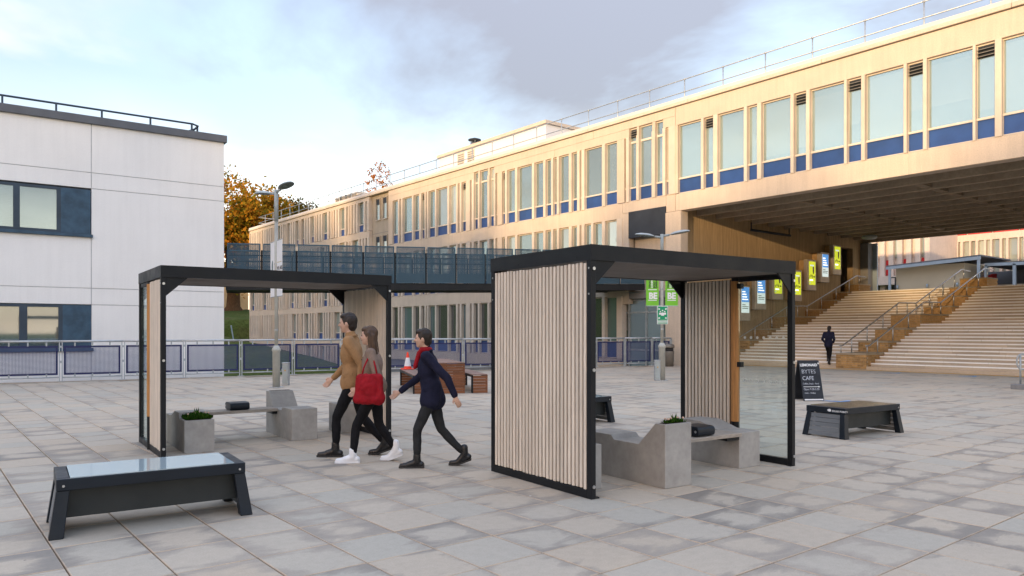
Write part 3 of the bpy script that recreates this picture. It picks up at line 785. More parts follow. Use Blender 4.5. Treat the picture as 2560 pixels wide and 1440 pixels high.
# ceiling lamp under the passage
lt=MB(); lt.lathe([(0.02,6.60),(0.34,6.55),(0.40,6.45),(0.30,6.36),(0.02,6.34)],(39.6,19.0),20); 
tag(lt.build('passage_lamp','lamp_paint',smooth=True),'round grey lamp under the passage ceiling near its far end','lamp')
tr=MB().tube([(31.2,20.6,6.3),(34.6,20.6,6.3)],0.06,8); tr.tube([(31.2,20.6,6.3),(31.2,20.6,6.66)],0.03,6); tr.tube([(34.5,20.6,6.3),(34.5,20.6,6.66)],0.03,6)
tag(tr.build('strip_lamp','slate_panel',smooth=True),'thin dark strip lamp under the passage ceiling beside the wall','lamp')
# roof railing along the parapet
rr=thing('roof_railing','two-bar grey tube railing along the concrete roof edge','railing',(XB+0.62,Y_FAR,11.4))
r=MB()
for z in (12.6,12.05): r.tube([(0,0,z-11.4),(0,Y_END-0.8-Y_FAR,z-11.4)],0.026,8); r.tube([(0,Y_END-0.8-Y_FAR,z-11.4),(9,Y_END-0.8-Y_FAR,z-11.4)],0.026,8)
r.build('rail','galv',rr,smooth=True)
yy=10.93-2.0*10; pm=MB().tube([(0,0,-0.2),(0,0,1.24)],0.026,8); pm.ell((0,0,1.2),(0.05,0.05,0.05),8,5); pm.ell((0,0,0.65),(0.045,0.045,0.045),8,5)
pmm=pm.mesh('rail_post','galv',smooth=True)
while yy<Y_END-0.6:
    if yy>Y_FAR: link('rail_post',pmm,rr,(0,yy-Y_FAR,0))
    yy+=2.0
# roof plant room with vents and flue
pr_=thing('plant_room','white rooftop plant room with beige edge and louvred vents','plant room',(30,34,11.2))
bx('wall','plant_white',pr_,0,6,0,11.8,-0.1,2.85); bx('roof_edge','coping',pr_,-0.12,6.1,-0.12,11.9,2.85,3.05)
for a,b in ((8.55,9.35),(7.35,8.15)):
    v=bx('vent','window_paint',pr_,-0.03,-0.001,a,b,0.5,2.75)
    for k in range(14): bx('vent_slat','louvre',v,-0.055,-0.031,a+0.04,b-0.04,0.6+k*0.15,0.66+k*0.15)
fl=thing('roof_flue','dark disc-capped flue standing on the plant room roof','flue',(31.2,43.0,14.2))
MB().lathe([(0.32,0),(0.32,0.62)],n=16).build('pipe','steel',fl,smooth=True)
MB().lathe([(0.02,1.0),(0.46,0.86),(0.46,0.80),(0.02,0.70)],n=18).build('cap','slate_panel',fl,smooth=True)
for k in range(3):
    a=k*2.1; MB().tube([(0.28*math.cos(a),0.28*math.sin(a),0.6),(0.28*math.cos(a),0.28*math.sin(a),0.82)],0.02,5).build('cap_leg','galv',fl)
for k,(u,w) in enumerate(((846,10),(858,11),(871,10),(884,9),(895,12))):
    y0,t=on_x(u,27.6); z=zat(490,t)
    cr=thing('roof_unit',['louvred brown roof unit, farthest left of the row on the flat roof','louvred brown roof unit, second from left in the rooftop row','louvred brown roof unit, middle of the rooftop row','louvred brown roof unit, fourth from left in the rooftop row','dark low roof unit at the right end of the rooftop row'][k],'roof unit',(27.6,y0,11.2),0,'roof units on the far wing')
    hgt=1.35 if k<4 else 1.05
    bx('casing','window_paint' if k<4 else 'slate_panel',cr,0,0.9,-0.62,0.62,0,hgt)
    for q in range(5): bx('fin','bin_bronze' if k<4 else 'roof_grey',cr,-0.03,-0.001,-0.5+q*0.21,-0.38+q*0.21,0.15,hgt-0.12)

# ------------------------------------------------------------------ steps
st=thing('staircase','wide pale stone steps with white nosings under the concrete building','steps',(XS,14,0))
def step_row(y0,y1,n,x0,tread,z0,riser,first):
    cx=0
    for k in range(n):
        x=x0+k*tread; z=z0+(k+1)*riser
        segs=[]; y=y0; rr_=random.Random(int(100*x+10*y0))
        while y<y1-0.01:
            w=min(y1-y,rr_.uniform(1.2,2.0)); 
            if y1-y-w<0.6: w=y1-y
            segs.append((y,y+w)); y+=w
        for a,b in segs:
            s=bx('step','step_stone',st,x-XS,x-XS+tread+0.25,a-14+0.003,b-14-0.003,z-riser-0.25 if k else -0.1,z)
            if k>0 or first>0:
                bx('nosing','nosing',s,x-XS-0.008,x-XS+0.075,a-14+0.004,b-14-0.004,z-0.045,z+0.003)
XL=XS+14*0.364; XU=XL+1.8; ZL=14*0.128; NU=13; RU=(3.62-ZL)/NU; TU=0.37; XT=XU+NU*TU
for a,b in ((15.0,20.1),(3.5,13.8)):
    step_row(a,b,14,XS,0.364,0,0.128,0)
    bx('landing','step_stone',st,XL-XS-0.01,XU-XS+0.3,a-14,b-14,ZL-0.3,ZL-0.002)
    step_row(a,b,NU,XU,TU,ZL,RU,1)
up=MB().box(XT+0.05,66,-8,30,3.2,3.615); tag(up.build('upper_terrace','step_stone'),kind='structure')

PXS=[28.5,30.3,31.75,33.2,36.5,38.0,39.4,40.65,42.0]; PZT=[0.63,1.09,1.60,2.23,2.63,3.14,3.61,4.10]
BW,BH,BD=0.215,0.065,0.05; MJ=0.010
brick_mesh=MB().box(-BW/2,BW/2,-BD/2,BD/2,-BH/2,BH/2).mesh('brick','brick',0.004)
half_mesh=MB().box(-0.051,0.051,-BD/2,BD/2,-BH/2,BH/2).mesh('brick','brick',0.004)
brick_budget=[150]
def brick_wall(name,label,y0,y1,side):
    """stepped wall; side: which long face is seen (-1: the face at y0, +1: at y1)"""
    w=thing(name,label,'wall',(XS,(y0+y1)/2,0)); o=w.location
    rest=MB(); n=0
    for k in range(8):
        x0,x1=PXS[k],PXS[k+1]; zt=PZT[k]; zb=0 if k==0 else PZT[k-1]-0.08
        if k>0: zb=max(-0.05,PZT[k-1]-0.25)
        seg=bx('core','mortar',w,x0-o.x+0.012,x1-o.x-0.012,y0-o.y+0.012,y1-o.y-0.012,zb if k else -0.05,zt-0.061)
        bx('cap','brick_cap',w,x0-o.x-0.02,x1-o.x-0.002,y0-o.y-0.02,y1-o.y+0.02,zt-0.06,zt,0.006)
        zlow=0 if k==0 else PZT[k-1]
        # front face courses
        rows=int((zt-0.06-zlow)/(BH+MJ))
        for r_ in range(rows):
            z=zt-0.06-MJ-BH/2-r_*(BH+MJ)
            y=y0+ (0 if r_%2==0 else -0.1125); 
            while y<y1-0.02:
                a=max(y,y0); b=min(y+BW,y1)
                if b-a>0.19: place=(brick_mesh,(a+b)/2,1)
                elif b-a>0.06: place=(brick_mesh,(a+b)/2,(b-a)/BW)
                else: place=None
                if place:
                    if n<brick_budget[0]:
                        q=link('brick',brick_mesh,w,(x0-o.x+BD/2,place[1]-o.y,z),(0,0,R_(90)))
                        if place[2]<1: q.scale=(place[2],1,1)
                        n+=1
                    else:
                        rest.m=Matrix.Translation((x0-o.x+BD/2,place[1]-o.y,z))@Matrix.Rotation(R_(90),4,'Z')@Matrix.Diagonal((place[2],1,1,1)); rest.box(-BW/2,BW/2,-BD/2,BD/2,-BH/2,BH/2)
                y+=BW+MJ
        # side face courses follow the steps: lower plinth down to the stair line
        ys=(y0+BD/2-0.0) if side<0 else (y1-BD/2)
        zl2=-0.02 if k<1 else max(0,PZT[k-1]-0.75)
        rows=int((zt-0.06-zl2)/(BH+MJ))
        for r_ in range(rows):
            z=zt-0.06-MJ-BH/2-r_*(BH+MJ)
            x=x0+0.0565+(0 if r_%2==0 else 0.1125)
            while x+BW<x1+0.1:
                if k<2 and n<brick_budget[0]:
                    link('brick',brick_mesh,w,(x+BW/2-o.x,ys-o.y,z)); n+=1
                else:
                    rest.m=Matrix.Translation((x+BW/2-o.x,ys-o.y,z)); rest.box(-BW/2,BW/2,-BD/2,BD/2,-BH/2,BH/2)
                x+=BW+MJ
    rest.m=None
    tag(rest.build('bricks','brick',w),kind='stuff')
    return w
brick_wall('stepped_brick_wall','stepped yellow brick wall dividing the two flights of steps',13.8,15.0,-1)
brick_wall('stepped_brick_wall','stepped yellow brick wall beside the poster-hung passage wall',20.1,20.88,-1)
def handrail(label,y,pts,zoff=0.9,ypost=None):
    h=thing('stair_handrail',label,'handrail',(XS,y,0))
    r=MB(); r.tube([(x-XS,dy,z) for x,dy,z in pts],0.028,8); r.build('rail','steel',h,smooth=True)
    return h
def post(h,x,dy,z0,z1,r=0.022):
    MB().tube([(x-XS,dy,z0),(x-XS,dy,z1)],r,8).build('post','steel',h,smooth=True)
def stair_top(x):
    for k in range(8):
        if PXS[k]<=x<PXS[k+1]: return PZT[k]
    return 0
def rail_z(x):
    if x<28.7: return 0.92
    if x<33.8: return 0.92+(x-28.7)/(33.8-28.7)*(2.73-0.92)
    if x<35.5: return 2.75
    return 2.75+(x-35.5)/(40.6-35.5)*(4.53-2.75)
for lab,yy,dyp in (('steel handrail on the right side of the middle brick wall',13.88,1),('steel handrail on the left side of the middle brick wall',14.92,-1),('steel handrail up the wall below the lit posters',20.2,1)):
    pts=[(28.62,0,0.92),(28.9,0,0.92),(33.8,0,2.73),(35.5,0,2.75),(40.6,0,4.53),(41.7,0,4.5)]
    h=handrail(lab,yy,pts)
    for x in (28.75,29.6,30.9,32.3,33.6,34.6,35.5,36.9,38.4,39.8,40.9):
        post(h,x,0.0,stair_top(x),rail_z(min(x,40.6)))

# ------------------------------------------------------------------ beyond the steps
def far_building():
    X=76.0
    fb=thing('far_building','cream concrete block with lit offices and a red roof stripe beyond the steps','building',(X,20,3.6))
    def Yf(u): return on_x(u,X)[0]
    def z_(v,u): return zat(v,on_x(u,X)[1])
    y1=Yf(2322); y0=-6.0
    zt=z_(592,2450)+1.3
    def b(name,mt,par,x0,x1,ya,yb,za,zb): return bx(name,mt,par,x0,x1,min(ya,yb)-20,max(ya,yb)-20,za-3.6,zb-3.6)
    zh=9.75; zs=6.6
    b('wall','far_concrete',fb,0,0.4,y0,y1,zh,10.35); b('wall','far_concrete',fb,0,0.4,y0,y1,3.6,zs)
    b('parapet','far_concrete',fb,0,0.4,y0,y1,10.75,12.5)
    b('core','far_concrete',fb,0.9,12,y0,y1,3.6,12.4)
    yy=y0
    while yy<y1: 
        b('stripe','red_panel',fb,0.05,0.35,yy,min(yy+1.9,y1),10.36,10.74)
        yy+=2.1
    wu=[(2345,2358),(2362,2374),(2378,2394),(2396,2402),(2408,2424),(2428,2440),(2446,2461),(2466,2476),(2481,2500),(2506,2516),(2522,2545),(2549,2560)]
    ws=[(Yf(q),Yf(p)) for p,q in wu]
    y=Yf(2562)
    while y>y0+3: ws.append((y-1.5,y)); ws.append((y-2.6,y-1.75)); y-=2.9
    ws=sorted(ws); prev=y0
    for a,c in ws:
        if a-prev>0.03: b('mullion','far_concrete',fb,-0.12,0.4,prev,a,zs,zh)
        w=b('window','window_paint',fb,0.22,0.3,a,c,zs+1.0,zs+1.06)
        b('pane','pane_far',w,0.3,0.32,a,c,zs,zh)
        prev=c
    b('mullion','far_concrete',fb,-0.12,0.4,prev,y1,zs,zh)
    # ceiling lamps glimpsed behind the panes
    rr2=random.Random(4)
    for a,c in ws[-9:]:
        if c-a>0.8:
            zz_=rr2.uniform(8.4,9.3); b('office_lamp','office_light',fb,0.285,0.298,a+0.15*(c-a),a+0.8*(c-a),zz_,zz_+0.1)
    # --- wing with fins and red panels to the left
    fw=thing('far_wing','pale finned concrete wing with small red panels left of the kiosk','building',(70,30,3.6))
    XW=70.0
    def Yg(u): return on_x(u,XW)[0]
    ya,yb=Yg(2325),Yg(2085)
    bx('wall','far_concrete',fw,0.3,6,ya-30,yb-30,2.9,12)
    bx('slab_edge','far_concrete',fw,-0.5,6,ya-30,yb-30,2.1,2.9)
    bx('soffit_wall','roof_grey',fw,1.5,6,ya-30,yb-30,0,2.1)
    y=ya; k=0
    while y<yb-0.4:
        bx('fin','far_concrete',fw,-0.1,0.3,y-30,y-30+0.42,2.9,12)
        m='red_panel' if k%2==0 else 'pane_far'
        bx('panel','red_panel' if k%2==0 else 'far_concrete',fw,0.2,0.299,y-30+0.42,y-30+0.78,3.0,4.4)
        if k%3==0: bx('pane','pane_far',fw,0.22,0.298,y-30+0.42,y-30+0.78,4.5,10)
        y+=0.78; k+=1
    for q in range(6): bx('column','far_concrete',fw,0.2,0.6,ya-30+1+q*3.0,ya-30+1.45+q*3.0,0,2.1)
    # --- kiosk with a lean-to roof
    kk=thing('kiosk','cream kiosk wall under a grey-blue sloping roof at the top of the steps','kiosk',(57,20.8,3.6))
    K0,K1=on_x(2410,57)[0]-20.8,on_x(2240,57)[0]-20.8
    bx('wall','kiosk_wall',kk,0,4,K0,K1,0,2.62)
    ro=MB(); a,c=on_x(2462,57)[0]-20.8,on_x(2226,57)[0]-20.8
    ro.hexa([(-0.7,a,2.95),(5,a,2.95),(5,c,2.62),(-0.7,c,2.62)],[(-0.7,a,3.05),(5,a,3.05),(5,c,2.72),(-0.7,c,2.72)])
    ro.build('roof','roof_grey',kk)
    fa=MB(); fa.hexa([(-0.74,a,2.72),(-0.701,a,2.72),(-0.701,c,2.42),(-0.74,c,2.42)],[(-0.74,a,2.95),(-0.701,a,2.95),(-0.701,c,2.62),(-0.74,c,2.62)]); fa.build('fascia','pale_blue_paint',kk)
    for yy,zt_ in ((c-0.25,2.42),(a+0.15,2.72)): bx('post','pale_blue_paint',kk,-0.72,-0.60,yy-0.08,yy+0.08,0,zt_)
    for u in (2245,2319,2394):
        yy=on_x(u,57)[0]-20.8; MB().tube([(-0.08,yy,1.0),(-0.08,yy,1.26)],0.07,10).build('wall_light','pale_blue_paint',kk,smooth=True)
    bx('door_frame','slate_panel',kk,-0.05,0.0,K1,K1+0.08,0,1.9); bx('door_frame','slate_panel',kk,-0.05,0.0,K1+0.08,K1+0.5,1.82,1.9)
    # --- open canopy to the right with a red awning
    cn=thing('canopy','dark open canopy on pale blue posts right of the kiosk','canopy',(58,10,3.6))
    a2,c2=on_x(2466,58)[0]-10,-9
    rf=MB(); rf.hexa([(-0.3,c2,1.9),(6,c2,1.9),(6,a2,2.35),(-0.3,a2,2.35)],[(-0.3,c2,2.15),(6,c2,2.15),(6,a2,2.6),(-0.3,a2,2.6)]); rf.build('roof','slate_panel',cn)
    fb2=MB(); fb2.hexa([(-0.36,c2,1.9),(-0.301,c2,1.9),(-0.301,a2,2.35),(-0.36,a2,2.35)],[(-0.36,c2,2.1),(-0.301,c2,2.1),(-0.301,a2,2.55),(-0.36,a2,2.55)]); fb2.build('fascia','pale_blue_paint',cn)
    for u in (2469,2540): 
        yy=on_x(u,58)[0]-10; bx('post','pale_blue_paint',cn,-0.36,-0.2,yy-0.09,yy+0.09,0,2.4)
    bx('counter','plant_white',cn,3.0,3.2,c2,a2+2.6,1.0,1.22); bx('back_wall','roof_grey',cn,5,5.2,c2,a2+2.6,0,2.3)
    aw=MB(); yy=on_x(2430,60)[0]; aw.hexa([(60,yy-1.3,4.75),(60.9,yy-1.3,4.75),(60.9,yy+1.0,4.75),(60,yy+1.0,4.75)],[(60,yy-1.3,5.55),(60.9,yy-1.3,5.6),(60.9,yy+0.2,5.15),(60,yy+0.2,5.1)])
    tag(aw.build('awning','red_panel'),'small red awning under the dark canopy','awning')
far_building()

# ------------------------------------------------------------------ posters on the passage wall
posters=[('b',1854,1873,718,782,715,802),('b',1894,1913,696,759,692,774),('y',1937,1955,680,734,676,749),('y',1990,2002.5,680,737,675,753),('y',2023,2038.6,654,712,649,726),('b',2056,2071,636,692,631,706),('y',2087,2101,617,673,613,687)]
labs=['lowest blue and white lightbox poster, nearest the plaza','second blue and white lightbox poster up the passage wall','lowest yellow lightbox poster, third up the passage wall','yellow lightbox poster half hidden behind the shelter corner post','yellow lightbox poster just right of the shelter roof corner','topmost blue and white lightbox poster on the passage wall','highest yellow lightbox poster beside the wall opening']
for k,(c,ua,ub,va,vb,wa,wb_) in enumerate(posters):
    yf=20.38; xa,t=on_y(ua,yf); xb,t2=on_y(ub,yf); tm=(t+t2)/2
    zf1,zf0=zat(va,tm),zat(vb,tm); zb1,zb0=zat(wa,tm),zat(wb_,tm)
    if c=='y' and k==3: xa-=0.1
    p=thing('poster_lightbox',labs[k],'poster',((xa+xb)/2,yf,0),0,'lit posters on the passage wall')
    w=(xb-xa)/2
    bx('casing','poster_frame',p,-w-0.16,w+0.12,0.012,0.22,zb0,zb1,0.015)
    bx('back_box','poster_side',p,-w-0.14,w+0.08,0.221,0.50,zb0+0.04,zb1-0.04,0.01)
    f=bx('poster','poster_yellow' if c=='y' else 'poster_pale',p,-w,w,0.0,0.011,zf0,zf1)
    h=zf1-zf0
    def pr(mt,x0,x1,z0,z1,q=0.002): bx('print',mt,f,-w+2*w*x0,-w+2*w*x1,-q,-q+0.0015,zf0+h*z0,zf0+h*z1)
    if c=='b':
        pr('poster_blue',0,1,0.42,1.0)
        for i,(a,b_) in enumerate(((0.08,0.5),(0.08,0.62),(0.08,0.7),(0.08,0.85))): pr('poster_white',a,b_,0.80-i*0.10,0.845-i*0.10,0.005)
        for i,(a,b_) in enumerate(((0.08,0.5),(0.08,0.9),(0.08,0.85))): pr('poster_ink',a,b_,0.30-i*0.07,0.325-i*0.07,0.005)
    else:
        pr('poster_pale',0.15,0.75,0.80,0.86); pr('poster_purple',0.56,0.78,0.56,0.78); pr('poster_ink',0.6,0.76,0.48,0.56)
        for i,(a,b_,z0,z1) in enumerate(((0.06,0.14,0.30,0.40),(0.24,0.36,0.34,0.44),(0.46,0.56,0.30,0.42),(0.66,0.9,0.32,0.38))): pr('poster_ink',a,b_,z0,z1)
        pr('poster_white',0.08,0.6,0.17,0.23); pr('poster_blue',0.06,0.16,0.06,0.11)

# ------------------------------------------------------------------ footbridge
A=Vector((9.15,28.35,0)); B=Vector((26.0,22.7,0)); BL=(B-A).length; ang=math.atan2(B.y-A.y,B.x-A.x)
br=thing('footbridge','slate blue footbridge with perforated screens between white and concrete buildings','footbridge',A,ang)
sl=0.33/BL
def bz(x): return 3.02+sl*x
def ramp_box(mb,x0,x1,y0,y1,dz0,dz1):
    mb.hexa([(x0,y0,bz(x0)+dz0),(x1,y0,bz(x1)+dz0),(x1,y1,bz(x1)+dz0),(x0,y1,bz(x0)+dz0)],[(x0,y0,bz(x0)+dz1),(x1,y0,bz(x1)+dz1),(x1,y1,bz(x1)+dz1),(x0,y1,bz(x0)+dz1)]); return mb
ramp_box(MB(),0,BL,-0.02,0.22,0,0.27).build('edge_beam','bridge_beam',br)
ramp_box(MB(),0,BL,2.2,2.44,0,0.27).build('edge_beam','bridge_beam',br)
ramp_box(MB(),0,BL,0.221,2.199,0.03,0.26).build('deck','bridge_beam',br)
NP=14; pw_=BL/NP
for side,yy in ((0,-0.06),(1,2.42)):
    for k in range(NP):
        x0=k*pw_+0.05; x1=(k+1)*pw_-0.05
        sc=MB(); ramp_box(sc,x0+0.035,x1-0.035,yy+0.015,yy+0.02,0.31,1.70); ps=sc.build('screen','perforated',br)
        f=MB()
        for a,b in ((0.28,0.32),(1.70,1.745),(1.44,1.475)): ramp_box(f,x0,x1,yy,yy+0.05,a,b)
        ramp_box(f,x0,x0+0.035,yy,yy+0.05,0.32,1.70); ramp_box(f,x1-0.035,x1,yy,yy+0.05,0.32,1.70)
        f.build('screen_frame','bridge_blue',br)
        if side==0:
            kp=MB(); ramp_box(kp,x0+0.04,x1-0.04,yy+0.022,yy+0.035,0.29,0.66); kp.build('kick_plate','bridge_blue',br)
    for k in range(NP+1):
        x=min(max(k*pw_,0.03),BL-0.03); ramp_box(MB(),x-0.03,x+0.03,yy+0.08,yy+0.14,0.27,1.5).build('post','bridge_beam',br)
    hr=MB(); ramp_box(hr,0,BL,yy+0.10,yy+0.14,1.28,1.32); ramp_box(hr,0,BL,yy+0.10,yy+0.14,1.05,1.08); hr.build('handrail','bridge_beam',br)

# ------------------------------------------------------------------ railing round the square
fe=thing('guard_railing','pale tube railing with blue-framed mesh panels along the paving edge','railing',(0,0,0))
def fence_at(u):
    a,b=dvec(u)
    for (x0,y0),(x1,y1) in zip(FENCE,FENCE[1:]):
        dx,dy=x1-x0,y1-y0; det=a*(-dy)+b*dx
        s=(x0*b-y0*a)/(-(dx*b-dy*a)) if abs(dx*b-dy*a)>1e-9 else -1
        if -0.0001<=s<=1.0001: return Vector((x0+dx*s,y0+dy*s,0))
    return None
pu=[152,308,461,602,733,853,965,1066,1158,1243,1322,1405,1490,1562,1630,1677]
pts=[fence_at(u) for u in pu]
d0=(pts[0]-pts[1]); pts=[pts[0]+d0*2,pts[0]+d0]+pts
FH=1.19
for k,(p,q) in enumerate(zip(pts,pts[1:])):
    d=(q-p); ln_=d.length; d.normalize(); n=Vector((-d.y,d.x,0)); mt=Matrix((d,n,Vector((0,0,1)))).transposed().to_4x4(); mt.translation=p
    o=MB().tube([(0,0,FH),(ln_,0,FH)],0.033,10).build('top_rail','galv_pale',fe,smooth=True); o.matrix_local=mt
    g=0.075
    fr=MB(); z0,z1=0.20,1.06
    for a,b,c,e in ((g,ln_-g,z0,z0+0.055),(g,ln_-g,z1-0.055,z1)): fr.box(a,b,-0.012,0.012,c,e)
    fr.box(g,g+0.055,-0.012,0.012,z0+0.055,z1-0.055); fr.box(ln_-g-0.055,ln_-g,-0.012,0.012,z0+0.055,z1-0.055)
    fr.build('mesh_frame','fence_blue',o)
    w=MB(); x=g+0.07; 
    while x<ln_-g-0.05: w.box(x-0.0044,x+0.0044,-0.004,0.000,z0+0.055,z1-0.055); x+=0.034
    z=z0+0.07
    while z<z1-0.05: w.box(g+0.045,ln_-g-0.045,0.0005,0.0045,z-0.0044,z+0.0044); z+=0.034
    w.build('wire_mesh','mesh_wire',o)
    MB().tube([(0.03,0,0.13),(ln_-0.03,0,0.13)],0.018,8).build('bottom_rail','galv_pale',o,smooth=True)
    c=MB()
    for xx in (0.22,0.5,0.78): c.box(ln_*xx-0.018,ln_*xx+0.018,-0.025,0.02,z1-0.012,FH-0.03); c.box(ln_*xx-0.018,ln_*xx+0.018,-0.025,0.02,0.15,z0+0.03)
    c.build('clips','galv',o)
for p,q in zip(pts,pts[1:]+[pts[-1]+(pts[-1]-pts[-2])]):
    d=(q-p).normalized(); n=Vector((-d.y,d.x,0)); mt=Matrix((d,n,Vector((0,0,1)))).transposed().to_4x4(); mt.translation=p
    b=MB()
    for s in (-0.035,0.035): b.box(s-0.011,s+0.011,-0.032,0.032,0.012,FH-0.02)
    b.box(-0.02,0.02,-0.02,0.02,0.55,0.62); b.box(-0.02,0.02,-0.02,0.02,1.0,1.06); b.box(-0.11,0.11,-0.06,0.06,0.0125,0.024)
    o=b.build('post','galv_pale',fe); o.matrix_local=mt

# ------------------------------------------------------------------ trees on the bank
def tree(label,x,y,zb,h,crown_c,crown_r,leaf,nleaf,ls,seed,trunk_r=0.5,cat='tree',bare=False):
    r=random.Random(seed)
    t=thing('autumn_tree',label,cat,(x,y,zb))
    tm=MB(); cc=Vector(crown_c); 
    fork=Vector((cc.x*0.4,cc.y*0.4,max(h*0.22,cc.z-crown_r[2]*0.95)))
    tm.tube([(0,0,-0.6),(0,0,0.05),(0.02,0,0.5),(fork.x*0.5,fork.y*0.5,fork.z*0.6),tuple(fork)],[trunk_r*1.9,trunk_r*1.5,trunk_r*1.08,trunk_r*0.95,trunk_r*0.9],12)
    tips=[]
    def limb(p,d,ln_,rad,lev):
        pts_=[p]; q=p; dd=d
        for k in range(4):
            dd=(dd+Vector((r.uniform(-.3,.3),r.uniform(-.3,.3),r.uniform(-.12,.28)))).normalized(); q=q+dd*ln_/4; pts_.append(q)
        tm.tube(pts_,[rad*(1-0.18*k) for k in range(5)],6 if lev else 8)
        tips.append(pts_[-1]); tips.append(pts_[3])
        if lev<3:
            for k in range(3 if lev<2 else 2):
                s=pts_[2+k%3]; limb(s,(dd+Vector((r.uniform(-1,1),r.uniform(-1,1),r.uniform(-.35,.7)))).normalized(),ln_*0.66,rad*0.5,lev+1)
    for k in range(7 if trunk_r>0.2 else 4):
        a=k*2*math.pi/7+r.uniform(-.3,.3); limb(fork+Vector((0,0,r.uniform(-0.6,0.4))),Vector((math.cos(a),math.sin(a),r.uniform(0.35,1.6))).normalized(),crown_r[0]*0.72,trunk_r*0.42,0)
    tm.build('trunk','bark',t,smooth=True)
    lm=MB()
    clumps=[]
    for tp in tips: clumps.append((tp,0.11))
    for k in range(int(90 if not bare else 20)):
        while True:
            v=Vector((r.uniform(-1,1),r.uniform(-1,1),r.uniform(-1,1)))
            if 0.25<v.length<1: break
        if v.length<0.75 and r.random()<0.6: v=v.normalized()*r.uniform(0.75,0.98)
        clumps.append((cc+Vector((v.x*crown_r[0],v.y*crown_r[1],v.z*crown_r[2])),r.uniform(0.10,0.19)))
    wts=[c[1]**2 for c in clumps]
    for c,_ in zip(r.choices(clumps,wts,k=nleaf),range(nleaf)):
        p,s=c; sg=s*crown_r[0]*0.62
        q=p+Vector((r.gauss(0,sg),r.gauss(0,sg),r.gauss(0,sg*0.75)))
        e=(q-cc); e=Vector((e.x/crown_r[0],e.y/crown_r[1],e.z/crown_r[2]))
        if e.length>1.12: continue
        a=Vector((r.gauss(0,1),r.gauss(0,1),r.gauss(0,1))).normalized(); b=a.cross(Vector((r.gauss(0,1),r.gauss(0,1),r.gauss(0,1)))).normalized()
        l=ls*r.uniform(0.7,1.35); w=l*r.uniform(0.5,0.8)
        lm.add([q-a*l*0.5,q+b*w*0.5,q+a*l*0.5,q-b*w*0.5],[(0,1,2,3)])
    lm.build('crown',leaf,t)
    return t
def bank_pt(u,t): 
    a,b=dvec(u); return a*t,b*t,terrain_z(a*t,b*t)
x,y,z=bank_pt(583,92); 
tree('big russet and green oak on the bank behind the white building',x,y,z,18,(0.4,0.4,9.6),(7.6,7.6,7.4),'leaf_oak',30000,0.40,1,0.78)
x,y,z=bank_pt(648,104); tree('small bright orange tree behind the far end of the concrete building',x,y,z,13,(0,0,8.6),(3.4,3.4,4.2),'leaf_orange',8000,0.36,2,0.28)
x,y,z=bank_pt(722,112); tree('round olive tree rising behind the concrete roof edge',x,y,z,17,(0,0,12.2),(6.2,6.2,4.6),'leaf_olive',12000,0.38,3,0.4)
x,y,z=bank_pt(948,108); tree('thin orange treetop showing above the concrete roof',x,y,z,21,(0,0,17.5),(2.3,2.3,4.6),'leaf_orange',2400,0.34,4,0.22)
x,y,z=bank_pt(712,128); tree('bare pale twiggy treetop behind the olive tree',x,y,z,20,(0,0,15.5),(2.6,2.6,6.5),'leaf_olive',60,0.3,5,0.24,bare=True)
# house glimpsed under the oak
hh=thing('far_house','cream house glimpsed under the oak branches','house',(30,112,terrain_z(30,112)-0.3),-0.2)
bx('wall','far_wall_yellow',hh,-9,9,0,6,0,7); bx('roof','roof_grey',hh,-9.4,9.4,-0.4,6.4,7,7.4)
for k in range(6):
    w=bx('window','slate_panel',hh,-7.4+k*2.7,-5.8+k*2.7,-0.05,0,3.6,5.4); bx('pane','pane_far',w,-7.3+k*2.7,-5.9+k*2.7,-0.07,-0.051,3.7,5.3)
    w=bx('window','slate_panel',hh,-7.4+k*2.7,-5.8+k*2.7,-0.05,0,0.6,2.2); bx('pane','pane_far',w,-7.3+k*2.7,-5.9+k*2.7,-0.07,-0.051,0.7,2.1)
x,y,z=bank_pt(586,58); tag(MB().tube([(x,y,z-0.3),(x-0.25,y+0.02,z+1.25)],0.05,6).build('bank_post','pale_blue_paint'),'short leaning grey post on the grass bank','post')

